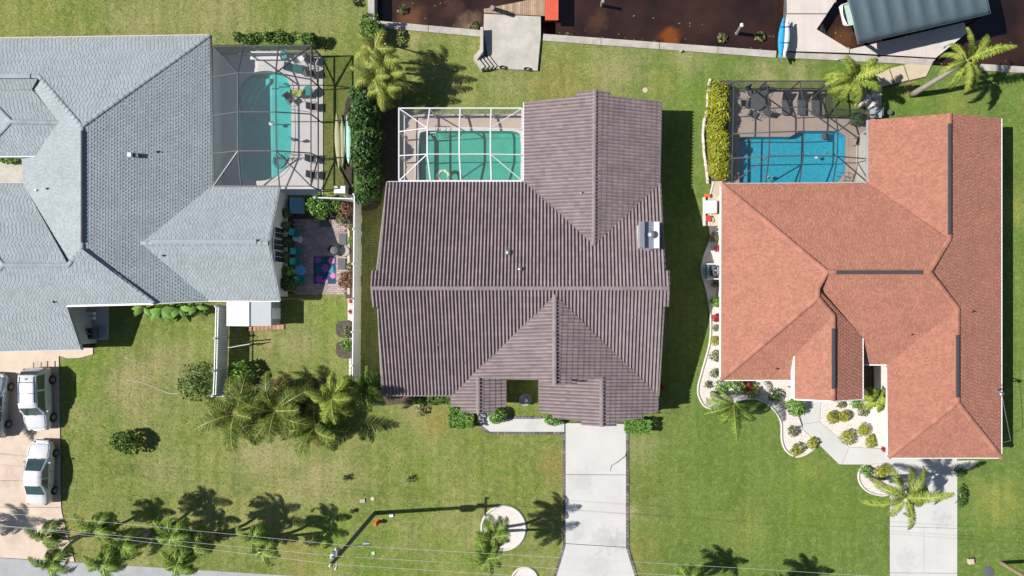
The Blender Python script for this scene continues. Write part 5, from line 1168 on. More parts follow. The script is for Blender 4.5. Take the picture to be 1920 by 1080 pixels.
for y in range(497, 523, 4): MB().box(tuple(P(1325, y, .42)), (.06, .1, .84)).build('slat', M['blue_box'], bf)
bx = thing('utility_bench', 'grey topped bench box beside the red house wall on a pale pad', 'box', P(1330, 383))
MB().bevbox(tuple(P(1331, 388, .45)), (.95, .9, .8)).build('body', M['tan_plastic'], bx); MB().bevbox(tuple(P(1331, 388, .88)), (1.0, .95, .06)).build('lid', M['vinyl'], bx)
structure('side_slab', MB().prism(plan(hard([(1334, 340), (1354, 340), (1354, 372), (1350, 424), (1318, 424), (1318, 372), (1334, 372)])), -.05, .06), M['beige'])
MB().prism(plan([(1317, 371), (1321, 371), (1321, 425), (1317, 425)]), 0, .35).build('side', M['kerb'], bx)
for x, y, m, lb in ((1328, 410, 'red_plastic', 'red plastic hose reel box below the grey topped bench box'), (1326, 367, 'orange', 'orange planter tray just above the grey topped bench box')):
    tag(MB().bevbox(tuple(P(x, y, .2)), (.4, .45 if m != 'orange' else .25, .3)).build('plastic_bin', M[m]), lb, 'bin')
for x, y, r, lb in ((1333, 413, .16, 'white coiled hose beside the red hose reel box'), (1345, 430, .14, 'white coil lying in the shaded bed under the hose reel')):
    tag(MB().tube([P(x + 4.5 * math.cos(q) * r / .16, y + 4.5 * math.sin(q) * r / .16, .1 + .01 * q) for q in [i * .5 for i in range(30)]], .025, 5).build('garden_hose', M['white']), lb, 'hose')
# ------------------------------------------------------------------ cars
M['roof_rail'] = mat('roof_rail', (0.02, 0.035, 0.08), 0.4, 0.05)
def car(label, px, py, heading, paint, suv=False, lower=None):
    """sedan or SUV built along +y (front), one mesh per panel group"""
    t = thing('parked_car', label, 'car', P(px, py, 0.06)); t.rotation_euler = (0, 0, heading)
    # stations: y, half width at belt, belt z, half width of the top, top z
    if suv:
        ST = [(-2.30, .66, .70, .60, .74), (-2.24, .84, .95, .74, 1.02), (-2.14, .87, 1.02, .72, 1.30), (-1.86, .88, 1.03, .66, 1.66), (-1.1, .89, 1.02, .68, 1.73), (0.1, .90, 1.0, .68, 1.73), (.50, .90, .99, .66, 1.66), (1.12, .90, .97, .72, 1.08), (1.3, .90, .93, .76, 1.03), (1.9, .87, .86, .74, .95), (2.16, .76, .74, .60, .82), (2.29, .56, .62, .46, .66)]
        gl, top_i, fw, rw = (3, 6), None, (6, 7), (2, 3); zb = .30; wy = (-1.38, 1.42); wr = .36
    else:
        ST = [(-2.38, .54, .62, .46, .66), (-2.27, .74, .80, .68, .88), (-2.1, .83, .86, .72, .98), (-1.55, .85, .88, .72, 1.02), (-.78, .87, .90, .62, 1.40), (-.2, .88, .90, .62, 1.45), (.28, .88, .90, .61, 1.42), (1.12, .88, .87, .70, .99), (1.25, .88, .84, .74, .95), (1.9, .85, .76, .72, .83), (2.18, .72, .64, .58, .70), (2.36, .48, .52, .38, .56)]
        gl, fw, rw = (4, 6), (6, 7), (3, 4); zb = .24; wy = (-1.38, 1.40); wr = .32
    vs = []; fs = []
    K = 11
    for (y, wb, bz, wt, tz) in ST:
        half = [(wb * .86, zb), (wb * .99, zb + .14), (wb * 1.0, bz * .8), (wb * .97, bz), (wt, tz - .03), (wt * .55, tz + .015)]
        row = [(-x, z) for x, z in half] + [(x, z) for x, z in half[::-1]]
        vs += [(x, y, z) for x, z in row]
    K = 12
    for i in range(len(ST) - 1):
        for k in range(K):
            k2 = (k + 1) % K; fs.append((i * K + k, i * K + K + k, i * K + K + k2, i * K + k2))
    fs.append(tuple(range(K))[::-1]); n0 = (len(ST) - 1) * K; fs.append(tuple(range(n0, n0 + K)))
    o = MB().add(vs, fs).build('body', paint, t, True, True)
    def quad(name, a, b, c, d, m, out, ins=0.1, parent=None):
        a, b, c, d = map(Vector, (a, b, c, d)); ct = (a + b + c + d) / 4
        q = [p + (ct - p) * ins + Vector(out) * .012 for p in (a, b, c, d)]; q2 = [p - Vector(out) * .02 for p in q]
        MB().add(q + q2, [(0, 1, 2, 3), (7, 6, 5, 4), (0, 4, 5, 1), (1, 5, 6, 2), (2, 6, 7, 3), (3, 7, 4, 0)]).build(name, m, t, False, True)
    def tp(i, s, f=0.9): return (s * ST[i][3] * f, ST[i][0], ST[i][4] + .005)
    for nm, (i, j) in (('windshield', fw), ('rear_window', rw)):
        up = (0, .5 if nm == 'windshield' else -.5, .87)
        quad(nm, tp(i, -1, .96), tp(j, -1, .96), tp(j, 1, .96), tp(i, 1, .96), M['car_glass'], up, 0.07)
    for s in (-1, 1):
        i0, i1 = gl; mid = (ST[i0][0] + ST[i1][0]) / 2 - .05
        zt = min(ST[i0][4], ST[i1][4]) - .05; zbelt = .93 if not suv else 1.04; wt = ST[i0 + 1][3] + .01; wb = ST[i0 + 1][1] * .965
        for (ya, yb, yc, yd) in ((ST[i0][0] - (.35 if not suv else .05), ST[i0][0] + .05, mid - .03, mid - .03), (mid + .03, mid + .03, ST[i1][0] - .02, ST[fw[1]][0] - .22)):
            lo = lambda y: (s * wb, y, zbelt + .02); hi = lambda y: (s * (wt + .012), y, zt)
            quad('side_window', lo(ya), hi(yb), hi(yc), lo(yd), M['car_glass'], (s, 0, .3), 0.06)
        MB().ball((s * .98, ST[fw[1]][0] - .28, .98), (.12, .07, .08), 8, 5).build('mirror', paint, t, True, True)
        for y in wy:
            tm = MB(); tm.lathe([(wr * .62, -.10), (wr, -.09), (wr, .09), (wr * .62, .10)], (0, 0, 0), 18); tm.v = [(s * .83 + v[2], y + v[0], wr + v[1]) for v in tm.v]
            ty = tm.build('tyre', M['rubber'], t, False, True)
            rmb = MB(); rmb.lathe([(wr * .60, -.06), (wr * .60, .10), (wr * .5, .085), (.05, .11)], (0, 0, 0), 14); rmb.v = [(s * (.84 + v[2]), y + v[0], wr + v[1]) for v in rmb.v]; rmb.build('rim', M['galv'], ty, False, True)
            for k in range(5):
                an = k * 1.2566; MB().box((s * .945, y + wr * .33 * math.cos(an), wr + wr * .33 * math.sin(an)), (.012, .05, .05)).build('spoke_gap', M['black'], ty, local=True)
        yf, yr = ST[-2][0], ST[1][0]
        MB().ball((s * ST[-2][1] * .72, yf + .02, ST[-2][2] + .0), (.17, .13, .07), 8, 5).build('headlight', M['lamp_clear'], t, True, True)
        MB().ball((s * ST[1][1] * .86, yr + .02, ST[1][2] - .02), (.12, .09, .12), 8, 5).build('taillight', M['lamp_red'], t, True, True)
        if suv: MB().tube([(s * .62, -1.75, 1.73), (s * .62, -1.7, 1.79), (s * .62, .05, 1.79), (s * .62, .1, 1.73)], .045, 6).build('roof_rail', M['roof_rail'], t, False, True)
    if suv:
        for y in (-1.35, -.55): MB().box((0, y, 1.78), (1.22, .05, .03)).build('cross_bar', M['dark_grey'], t, local=True)
        for x in (-.28, .28): MB().box((x, -2.5, .62), (.05, .45, .05)).build('hitch_bar', M['black'], t, local=True)
    hz = lambda y: np.interp(y, [q[0] for q in ST], [q[4] for q in ST]) + .008
    hw = lambda y: np.interp(y, [q[0] for q in ST], [q[3] for q in ST])
    y0, y1 = ST[fw[1]][0] + .12, ST[-2][0] - .08
    for s in (-1, 1): MB().tube([(s * hw(y) * .97, y, hz(y) - .022) for y in np.linspace(y0, y1, 7)], .011, 4).build('panel_gap', M['black'], t, local=True)
    MB().tube([(x * hw(y1) * .97, y1, hz(y1) - .02 + .03 * (1 - abs(x))) for x in (-1, -.5, 0, .5, 1)], .012, 4).build('panel_gap', M['black'], t, local=True)
    for x in (-.25, .3): MB().tube([(x, ST[fw[1]][0] + .03, hz(ST[fw[1]][0]) + .01), (x + .42, ST[fw[1]][0] - .06, hz(ST[fw[1]][0] - .06) + .025)], .014, 4).build('wiper', M['black'], t, local=True)
    for s in (-1, 1):
        for y in (-.95, .12, .95): MB().box((s * np.interp(y, [q[0] for q in ST], [q[1] for q in ST]), y, .62), (.012, .015, .52)).build('door_gap', M['black'], t, local=True)
        for y in (-.75, .25): MB().box((s * (np.interp(y, [q[0] for q in ST], [q[1] for q in ST]) + .01), y, .8), (.03, .16, .03)).build('door_handle', paint, t, local=True)
    if not suv:
        yb = ST[3][0] - .08; MB().tube([(x * hw(yb) * .95, yb, hz(yb) - .015 + .02 * (1 - abs(x))) for x in (-1, -.5, 0, .5, 1)], .011, 4).build('panel_gap', M['black'], t, local=True)
    else:
        MB().tube([(x * .6, -1.9, 1.66 + .03 * (1 - abs(x))) for x in (-1, -.5, 0, .5, 1)], .02, 4).build('spoiler_gap', M['black'], t, local=True); MB().ball((0, -1.6, 1.76), (.03, .08, .04), 8, 5).build('antenna', M['black'], t, False, True)
    MB().box((0, ST[-1][0] - .03, .38), (1.1, .12, .16)).build('bumper_grille', M['black'], t, local=True); MB().box((0, ST[0][0] + .04, .45), (.5, .1, .12)).build('number_plate', M['white'], t, local=True)
    if lower: MB().box((0, -2.05, .6), (1.5, .5, .25)).build('bumper', lower, t, local=True)
    return t
car('white sport utility vehicle with black roof rack bars on the pink driveway', 83, 746, math.pi + .02, M['car_white'], True)
car('white sedan with pale roof parked below the white SUV', 87, 882, -.03, M['car_white'])
car('silver blue sedan cut by the left edge of the picture', 2, 758, -.06, M['car_silver'], False, M['car_shade_blue'])

# ------------------------------------------------------------------ foliage
def np_mesh(name, V, nper, m):
    me = bpy.data.meshes.new(name); V = np.asarray(V, dtype=np.float32); n = len(V); k = n // nper
    me.vertices.add(n); me.vertices.foreach_set('co', V.ravel()); me.loops.add(n); me.loops.foreach_set('vertex_index', np.arange(n, dtype=np.int32))
    me.polygons.add(k); me.polygons.foreach_set('loop_start', np.arange(0, n, nper, dtype=np.int32)); me.polygons.foreach_set('loop_total', np.full(k, nper, dtype=np.int32))
    me.materials.append(m); me.update(calc_edges=True); return me
def leaf_quads(C, N_, size, asp, rg):
    """one bent-diamond leaf per centre, facing roughly N_"""
    n = len(C); r = rg.normal(size=(n, 3)); N2 = N_ + 0.75 * r; N2 /= np.linalg.norm(N2, axis=1)[:, None] + 1e-9
    a = rg.normal(size=(n, 3)); a -= (a * N2).sum(1)[:, None] * N2; a /= np.linalg.norm(a, axis=1)[:, None] + 1e-9; b = np.cross(N2, a)
    s = size * rg.uniform(.6, 1.3, n)[:, None]
    V = np.stack([C - a * s, C + b * s * asp, C + a * s, C - b * s * asp], 1); return V.reshape(-1, 3)
def cloud(n, radii, size, seed, shape='ell', lumps=7, asp=.5, hollow=.55):
    """leaf cloud through a lumpy crown; base of the crown at z=0"""
    rg = np.random.default_rng(seed); rx, ry, rz = radii
    if shape == 'ell':
        D = rg.normal(size=(n, 3)); D /= np.linalg.norm(D, axis=1)[:, None]; D[:, 2] = np.where(D[:, 2] < -.3, -D[:, 2], D[:, 2])
        rad = hollow + (1 - hollow) * rg.random(n) ** .5
        LD = rg.normal(size=(lumps, 3)); LD /= np.linalg.norm(LD, axis=1)[:, None]
        k = (D @ LD.T).max(1); rad *= .72 + .38 * np.clip((k - .35) / .6, 0, 1)
        C = D * rad[:, None] * np.array([rx, ry, rz]); C[:, 2] += rz; N_ = D
    else:
        C = rg.uniform(-1, 1, size=(n, 3)); f = rg.integers(0, 5, n)
        C[f == 0, 0] = 1; C[f == 1, 0] = -1; C[f == 2, 1] = 1; C[f == 3, 1] = -1
        top = (f == 4) | (rg.random(n) < .45); C[top, 2] = 1
        N_ = np.zeros((n, 3)); N_[f == 0, 0] = 1; N_[f == 1, 0] = -1; N_[f == 2, 1] = 1; N_[f == 3, 1] = -1; N_[:, 2] = .5; N_[top] = (0, 0, 1)
        C *= rg.uniform(.86, 1.0, n)[:, None]
        wob = 0.10 * np.sin(C[:, [1, 0, 0]] * rg.uniform(4, 9, 3) + rg.uniform(0, 6, 3)) + .06 * np.sin(C[:, [1, 0, 0]] * rg.uniform(14, 22, 3))
        wob = wob * np.array([min(1, .45 / rx), min(1, .45 / ry), .8])
        C = (C + wob) * np.array([rx, ry, rz]); C[:, 2] += rz
        C[:, 0] += rg.normal(0, size * .4, n)
    return leaf_quads(C, N_, size, asp, rg)
def row_cloud(n, rx, ry, h, size, seed):
    """an unclipped hedge: overlapping lumps of uneven size along its length"""
    rg = np.random.default_rng(seed); L_ = max(rx, ry); s_ = min(rx, ry); k = max(4, int(L_ / s_ * 1.9)); out = []
    for i in range(k):
        f = (i + .5) / k * 2 - 1; a = f * (L_ - s_ * .6) + rg.uniform(-.15, .15) * s_; b = rg.uniform(-.22, .22) * s_; r_ = s_ * rg.uniform(.8, 1.12); hh_ = h * rg.uniform(.78, 1.12)
        V = cloud(n // k, (r_, r_, hh_ / 2), size * rg.uniform(.8, 1.2), seed + i, 'ell', 8, .5, .45)
        V[:, 0] += a if rx > ry else b; V[:, 1] += b if rx > ry else a; out.append(V)
    return np.concatenate(out)
def shrub(name, px, py, rpx, h, m, label, cat='shrub', n=420, size=.10, group=None, rpy=None, shape='ell', seed=None, stem=True, z=0.0, m2=None):
    seed = seed if seed is not None else int(px * 7 + py * 13) % 99991
    p = P(px, py, h * .6); base = Vector((p.x, p.y, z)); t = thing(name, label, cat, base, group)
    rx = rpx / PPM; ry = (rpy or rpx) / PPM
    link('foliage', np_mesh('foliage', row_cloud(n, rx, ry, h, size, seed) if shape == 'row' else cloud(n, (rx, ry, h / 2), size, seed, shape), 4, m), t, (0, 0, .03))
    if m2: link('flowers', np_mesh('flowers', cloud(max(20, n // 8), (rx, ry, h / 2), size * .9, seed + 5, shape), 4, m2), t, (0, 0, .06))
    # branches / inner wood
    rg = np.random.default_rng(seed + 1); mb = MB(); k = 5 if shape == 'ell' else max(4, int(max(rx, ry) * 3))
    for i in range(k):
        if shape == 'ell': a = rg.uniform(0, 6.28); q = (rx * .5 * math.cos(a), ry * .5 * math.sin(a), h * .7); o0 = (0, 0, 0)
        else:
            f = (i + .5) / k * 2 - 1; o0 = (rx * .9 * f, 0, 0) if rx > ry else (0, ry * .9 * f, 0); q = (o0[0] + rg.uniform(-.1, .1), o0[1] + rg.uniform(-.1, .1), h * .8)
        mb.tube([o0, ((o0[0] + q[0]) / 2, (o0[1] + q[1]) / 2, h * .4), q], [.03, .022, .01], 5)
    mb.build('stem', M['twig'], t, local=True)
    if shape in ('box', 'row'): MB().bevbox((0, 0, h * .36), (rx * 1.3, ry * 1.7, h * .66), 0, .1).build('inner_leaves', m, t, local=True)
    return t
D_, Md, Br, Go, Ol, Rd, Ru = (M['leaf_dark'], M['leaf_mid'], M['leaf_bright'], M['leaf_gold'], M['leaf_olive'], M['leaf_red'], M['leaf_rust'])
# hedges
shrub('hedge', 517, 74, 79, 1.5, Md, 'long clipped green hedge above the left pool cage', 'hedge', 5500, .09, None, 13, 'row')
shrub('hedge', 684, 268, 27, 2.7, M['leaf_dark'], 'tall dark green hedge column between the kayaks and the middle cage', 'hedge', 17000, .125, None, 118, 'row')
shrub('hedge', 697, 58, 14, 2.0, Md, 'small green hedge block by the canal corner', 'hedge', 1200, .10, None, 22, 'box')
shrub('hedge', 1347, 247, 22, 1.9, Go, 'golden yellow hedge along the left side of the right pool cage', 'hedge', 13000, .085, None, 93, 'row')
shrub('hedge', 1195, 798, 23, 1.0, Br, 'bright green box hedge right of the garage door', 'hedge', 2400, .075, None, 12, 'box')
shrub('hedge', 866, 783, 22, 1.0, Br, 'bright green rounded hedge at the left corner of the front walk', 'hedge', 2400, .075, None, 18, 'box')
shrub('shrub', 930, 780, 19, 1.0, Br, 'bright green shrub in front of the small entry gable', 'shrub', 800, .09, None, 16)
shrub('shrub', 1038, 786, 18, .9, Br, 'bright green shrub half under the garage eave by the front walk', 'shrub', 600, .09, None, 12)
shrub('hedge', 812, 748, 33, .8, Md, 'low green hedge under the left front eave of the tiled house', 'hedge', 900, .09, None, 8, 'box')
# lone lawn shrubs
shrub('shrub', 237, 828, 27, 1.6, Md, 'round glossy green shrub alone on the left front lawn', 'shrub', 700, .14)
shrub('shrub', 366, 716, 36, 1.3, M['leaf_dark'], 'loose dark green bush beside the lattice fence', 'shrub', 900, .10)
shrub('shrub', 455, 700, 24, 1.4, Br, 'bright green broad leaved bush inside the bottom of the lattice fence', 'shrub', 420, .17)
shrub('shrub', 345, 580, 55, .9, Br, 'bright green bushes under the eave of the grey roofed house', 'shrub', 600, .15, None, 10)
# paver garden plants
for (x, y, r, h, m, lb, n, s) in ((598, 386, 24, 1.5, Br, 'bright green round bush beside the pale blue storage box', 700, .11), (535, 400, 10, 1.2, Md, 'green bush against the gable windows at the top', 260, .11), (536, 425, 10, 1.3, Ol, 'olive bush against the gable wall above the windows', 260, .1),
        (537, 455, 11, 1.2, M['leaf_dark'], 'dark bush against the gable wall beside the windows', 280, .1), (536, 482, 10, 1.2, Ol, 'olive bush against the gable wall below the windows', 260, .1), (538, 508, 12, 1.3, Br, 'bright bush left of the lime plastic slide', 280, .12),
        (543, 532, 16, 1.5, M['leaf_dark'], 'dark spreading bush at the lower left of the paver patio', 420, .12), (628, 388, 15, 1.0, Br, 'light green bush at the top of the paver garden', 320, .1), (648, 395, 15, .9, Ru, 'rusty bronze leaved bush in the top corner by the white fence', 320, .11),
        (640, 410, 12, .8, Ol, 'olive bush under the rusty bush in the paver garden corner', 220, .1), (660, 425, 8, .7, Ol, 'small olive plant along the white fence at the patio top', 140, .09), (659, 452, 9, .7, Br, 'small bright plant along the white fence beside the patio', 160, .09),
        (657, 500, 8, .6, Ol, 'small pale plant along the white fence opposite the rug', 120, .09), (648, 525, 15, .8, Ru, 'rusty red bromeliad clump at the lower right of the patio', 300, .13), (659, 565, 5, .4, Rd, 'pink flowers in the strip along the white fence', 80, .07), (659, 585, 5, .4, Rd, 'red flowers lower down the strip along the white fence', 70, .07)):
    shrub('shrub', x, y, r, h, m, lb, 'shrub', n, s)
for (y, lb, m) in ((618, 'dark raised planter bed by the white fence with bare soil', Ol), (656, 'dark raised planter bed by the white fence with green plants', Br)):
    t = thing('planter_bed', lb, 'planter', P(647, y)); q = smooth_line([(634, y - 14), (662, y - 14), (662, y + 14), (640, y + 14), (632, y + 6)], 3, True)
    MB().prism(plan(q), -.02, .16).build('edging', M['black'], t); c_ = sum(plan(q), Vector()) / len(q)
    MB().prism([c_ + (p - c_) * .88 for p in plan(q)], 0, .175).build('soil', M['mulch'], t)
    shrub('shrub', 650, y - 3 + (8 if m is Ol else -6), 11, .5, m, 'green leaves growing in the ' + ('upper' if y < 630 else 'lower') + ' dark planter bed by the fence', 'plant', 160, .1)
# red house beds
gy = 'golden shrubs in the white entry gravel'
for (x, y, r, lb) in ((1559, 783, 12, 'golden round shrub left of its twin in the white gravel'), (1583, 782, 12, 'golden round shrub right of its twin in the white gravel'), (1618, 806, 12, 'golden round shrub on the right of the white gravel'), (1589, 820, 15, 'largest golden round shrub in the white gravel'), (1633, 828, 12, 'golden round shrub nearest the lower wall in the white gravel')):
    shrub('shrub', x, y, r, .75, Go, lb, 'shrub', 420, .075, gy)
for (x, y, r, h, m, lb, n, s) in ((1492, 763, 17, 1.3, Br, 'green croton bush with red leaves at the porch corner', 420, .13), (1487, 809, 10, .6, Ol, 'small yellow green plant at the middle of the gravel bed lobe', 160, .1), (1523, 831, 11, .6, Go, 'small golden plant at the path edge of the gravel bed lobe', 180, .1),
        (1495, 844, 14, .5, Go, 'low golden plant at the bottom of the gravel bed lobe', 220, .1), (1577, 758, 8, .4, Ol, 'small green plant in the gravel under the porch eave', 110, .09), (1605, 754, 12, .5, Br, 'low bright plant at the porch corner beside the fan palm', 140, .1), (1618, 772, 10, .4, Ol, 'sparse green plant below the fan palm in white gravel', 110, .1),
        (1658, 841, 6, .6, Rd, 'dark red plant at the lower wall corner of the white gravel', 90, .1), (1652, 888, 14, .7, Go, 'golden plant in the round bed beside the right driveway', 260, .1), (1625, 884, 12, .6, Br, 'bright green plant in the round bed beside the right driveway', 200, .1),
        (1340, 700, 9, .7, Ol, 'olive plant near the lower left corner of the red roofed house', 150, .1), (1327, 722, 8, .4, Ol, 'small plant at the bulge of the gravel bed edge', 90, .09), (1352, 726, 14, .6, Br, 'yellow green plant right of the gravel bed bulge', 180, .1), (1398, 722, 14, .8, Rd, 'red leaved plant under the front eave of the red roofed house', 200, .12),
        (1410, 732, 16, .6, Go, 'golden and red croton below the red leaved plant', 200, .11), (1452, 742, 13, .8, M['leaf_dark'], 'dark shrub between the croton and the porch in gravel', 200, .1), (1380, 720, 20, 1.3, Br, 'green shrub at the front corner of the red roofed house', 360, .11),
        (1345, 466, 7, .6, Rd, 'red flowering plant above the boxed air conditioner', 90, .11), (1338, 446, 9, .5, Ol, 'dark olive plant in the side bed under the hose', 110, .1), (1343, 567, 10, .9, Br, 'yellow green plant just below the boxed air conditioner', 180, .11), (1341, 532, 7, .5, M['leaf_dark'], 'dark little plant touching the boxed air conditioner', 80, .09),
        (1343, 596, 8, .8, Rd, 'bright red plant in the side bed of the red roofed house', 120, .12), (1343, 615, 7, .5, Ol, 'small green plant below the bright red plant', 90, .09), (1342, 640, 10, .7, Go, 'golden plant halfway down the side gravel bed', 160, .1), (1342, 668, 11, .8, Ol, 'wide olive plant in the lower side gravel bed', 180, .1)):
    shrub('shrub', x, y, r, h, m, lb, 'shrub', n, s)
shrub('shrub', 20, 302, 20, .8, Br, 'green plants in the courtyard notch of the grey roof', 'shrub', 300, .11, None, 5); shrub('shrub', 1240, 725, 6, .5, Rd, 'dark red plant in the shade at the right corner of the tiled house', 'shrub', 90, .1)
shrub('shrub', 1605, 223, 14, 1.2, M['leaf_dark'], 'potted dark green plant inside the notch of the right cage', 'shrub', 220, .13, z=.06)
shrub('shrub', 1803, 935, 8, .9, M['leaf_dark'], 'dark bush at the right edge of the driveway of the red house', 'shrub', 200, .1, None, 22)
shrub('shrub', 1800, 885, 10, .8, M['leaf_dark'], 'dark bush at the top right corner of the right driveway', 'shrub', 160, .1)
shrub('shrub', 790, 770, 12, .5, Ol, 'scraggly dark plant on the worn turf below the tiled house', 'plant', 80, .11)
for x, y, lb in ((1360, 62, 'floating weed clump left of the leaning canal post'), (1432, 60, 'floating weed clump between the canal post and the blue kayak'), (748, 8, 'pale weed clump at the left end of the canal'), (1066, 62, 'weed clump at the seawall right of the red dock end'), (885, 40, 'brush heap at the waterline left of the landing')):
    shrub('water_weed', x, y, 10, .3, Ol, lb, 'weeds', 90, .12, z=-1.0)
for x, y, r, lb in ((772, 897, 9, 'dark bare twiggy bush alone on the middle front lawn'), (652, 894, 8, 'thin bare twig bush left on the middle front lawn'), (662, 957, 5, 'tiny dark seedling near the utility pole foot')):
    t = thing('bare_bush', lb, 'bush', P(x, y)); mb = MB(); rg = np.random.default_rng(x)
    for i in range(12):
        a = rg.uniform(0, 6.28); l = r / PPM * rg.uniform(.6, 1.2); mb.tube([(0, 0, 0), (l * .5 * math.cos(a), l * .5 * math.sin(a), .25), (l * math.cos(a + .3), l * math.sin(a + .3), rg.uniform(.25, .5))], [.03, .022, .008], 4)
        mb.tube([(l * .5 * math.cos(a), l * .5 * math.sin(a), .25), (l * .8 * math.cos(a - .5), l * .8 * math.sin(a - .5), .35)], [.02, .006], 4)
    mb.build('branches', M['twig'], t, local=True); link('leaves', np_mesh('leaves', cloud(40, (r / PPM * .8, r / PPM * .8, .2), .07, x), 4, M['leaf_dark']), t)

# ------------------------------------------------------------------ palms
def frond_mesh(key, L_, elev, droop, m, nl=22, lw=.26, width=.055, seed=1, hang=.5):
    rg = np.random.default_rng(seed); n = 12; pts = []; x = z = 0.0; ang = elev; st = L_ / n; y = 0; bend = rg.uniform(-.25, .25)
    for i in range(n + 1):
        pts.append(np.array([x, y, z])); x += math.cos(ang) * st; z += math.sin(ang) * st; y += bend * st * i / n; ang -= droop / n * (1 + .6 * i / n)
    def at(t): f = t * n; i = min(n - 1, int(f)); return pts[i] + (pts[i + 1] - pts[i]) * (f - i), (pts[i + 1] - pts[i]) / st
    V = []
    for i in range(n):     # rachis
        rw_ = .013 * L_; w0, w1 = rw_ * (1 - i / n) + .008, rw_ * (1 - (i + 1) / n) + .008; a, b = pts[i], pts[i + 1]; up = np.array([0, 0, .02])
        V += [a + (0, -w0, 0) + up, b + (0, -w1, 0) + up, b + (0, w1, 0) + up, a + (0, w0, 0) + up]
    for i in range(nl):
        t = .10 + .88 * (i + .5) / nl; c, d = at(t); ll = lw * L_ * (math.sin(math.pi * min(.97, .16 + .80 * t)) ** .7)
        for s in (-1, 1):
            h = hang * rg.uniform(.6, 1.3); dirv = d * (.45 + .35 * t) + np.array([0, s * (1 - .25 * t), 0]) + np.array([0, 0, -h * .5]) + rg.normal(0, .06, 3); dirv /= np.linalg.norm(dirv)
            l2 = ll * rg.uniform(.85, 1.1); mid = c + dirv * l2 * .55; tip = c + dirv * l2 + np.array([0, 0, -h * l2 * .45])
            w = d * width * rg.uniform(.8, 1.2)
            V += [c - w * .5, mid - w * .6, mid + w * .6, c + w * .5, mid - w * .6, tip - w * .12, tip + w * .12, mid + w * .6]
    me = np_mesh('frond', np.array(V), 4, m); me.materials.append(M['rachis_tan'] if m.name in ('frond_dark', 'frond_yellow') else M['rachis'])
    me.polygons.foreach_set('material_index', [1] * n + [0] * (len(me.polygons) - n)); return me
FR = {}
def frond_set(kind, L_, m, nl, lw, width, hang, droop0):
    if (kind, m.name) not in FR:
        FR[(kind, m.name)] = [[frond_mesh('f', L_ * s_, e_, droop0 * dd, m, nl, lw, width, 10 * i + j, hang) for j, s_ in enumerate((1.0, .9))] for i, (e_, dd) in enumerate(((1.25, .7), (.75, 1.0), (.25, 1.15), (-.2, .9)))]
    return FR[(kind, m.name)]
def palm(label, base_px, crown_px, zc, L_, m, kind='feather', nf=16, group=None, trunk_r=.12, nl=22, lw=.26, width=.06, hang=.5, droop=1.5, name='palm_tree', cat='palm tree', shaft=True, seed=0, spread=None, low=3, dead=0):
    B = P(*base_px); C_ = P(crown_px[0], crown_px[1], zc); t = thing(name, label, cat, B, group); rg = np.random.default_rng(seed + int(crown_px[0]) + 1000)
    d = C_ - B; pts = [d * f + Vector((0, 0, 0)) + Vector((-d.x, -d.y, 0)) * .25 * math.sin(math.pi * f) for f in [i / 7 for i in range(8)]]
    MB().tube(pts, [trunk_r * (1.35 - .5 * i / 7) for i in range(8)], 9).build('trunk', M['trunk'], t, True, True)
    if shaft: MB().tube([d - Vector((0, 0, .1)), d + Vector((0, 0, .35)), d + Vector((0, 0, .55))], [trunk_r * .95, trunk_r * .9, trunk_r * .4], 8).build('crownshaft', M['crownshaft'], t, True, True)
    FS = frond_set(kind + str(L_), L_, m, nl, lw, width, hang, droop)
    top = d + Vector((0, 0, .45 if shaft else .15))
    for i in range(nf):
        u_ = (i + .5) / nf; cls = 0 if u_ < .16 else (1 if u_ < .45 else (2 if u_ < .78 or low < 3 else 3))
        az = i * 2.39996 + rg.uniform(-.25, .25)
        if spread: az = spread[0] + spread[1] * (((i * .618) % 1) * 2 - 1)
        me = FS[cls][rg.integers(0, 2)]
        if i >= nf - dead: me = frond_set(kind + str(L_), L_, M['frond_dead'], nl, lw, width, hang, droop)[cls][0]
        f = link('frond', me, t, top + Vector((0, 0, -.03 * i * .4)), (rg.uniform(-.25, .25), rg.uniform(-.12, .12), az)); s_ = rg.uniform(.85, 1.1); f.scale = (s_, s_, s_)
    return t
G1 = 'feather palms in clusters along the street'
kw = dict(nl=30, lw=.235, width=.05, hang=.45, droop=2.3, group=G1, trunk_r=.10)
FG = M['frond_green']; FL = M['frond_lime']; FY = M['frond_yellow']; FD = M['frond_dark']
for (bp, c_, z, lb, nf) in (((158, 1001), (97, 1000), 4.3, 'leftmost street palm overhanging the pink driveway', 15), ((156, 1004), (107, 1052), 4.0, 'palm leaning over the street corner of the pink driveway', 14),
        ((280, 994), (190, 985), 4.6, 'upper left palm of the second street cluster', 15), ((283, 996), (240, 1016), 4.0, 'right hand palm of the second street cluster', 14), ((281, 999), (203, 1052), 4.4, 'lowest palm of the second street cluster over the street', 15),
        ((402, 1000), (328, 1000), 4.6, 'upper left palm of the third street cluster', 15), ((404, 1002), (372, 1015), 4.0, 'right hand palm of the third street cluster', 14), ((402, 1005), (340, 1052), 4.4, 'lowest palm of the third street cluster over the street', 15),
        ((512, 1005), (478, 1008), 3.6, 'thinner palm right of the third street cluster', 11), ((513, 1007), (498, 1030), 3.0, 'smallest palm at the right end of the street row', 10)):
    palm(lb, bp, c_, z, 2.0, FG, 'street', nf - 1, seed=3, **kw)
palm('palm in the round ring bed, upper of two', (951, 987), (928, 1000), 4.2, 1.7, FG, 'ring', 15, nl=30, lw=.28, width=.04, hang=.6, droop=1.5, trunk_r=.09)
palm('palm below the round ring bed, lower of two', (953, 995), (915, 1042), 4.5, 1.7, FG, 'ring', 15, nl=30, lw=.28, width=.04, hang=.6, droop=1.5, trunk_r=.09)
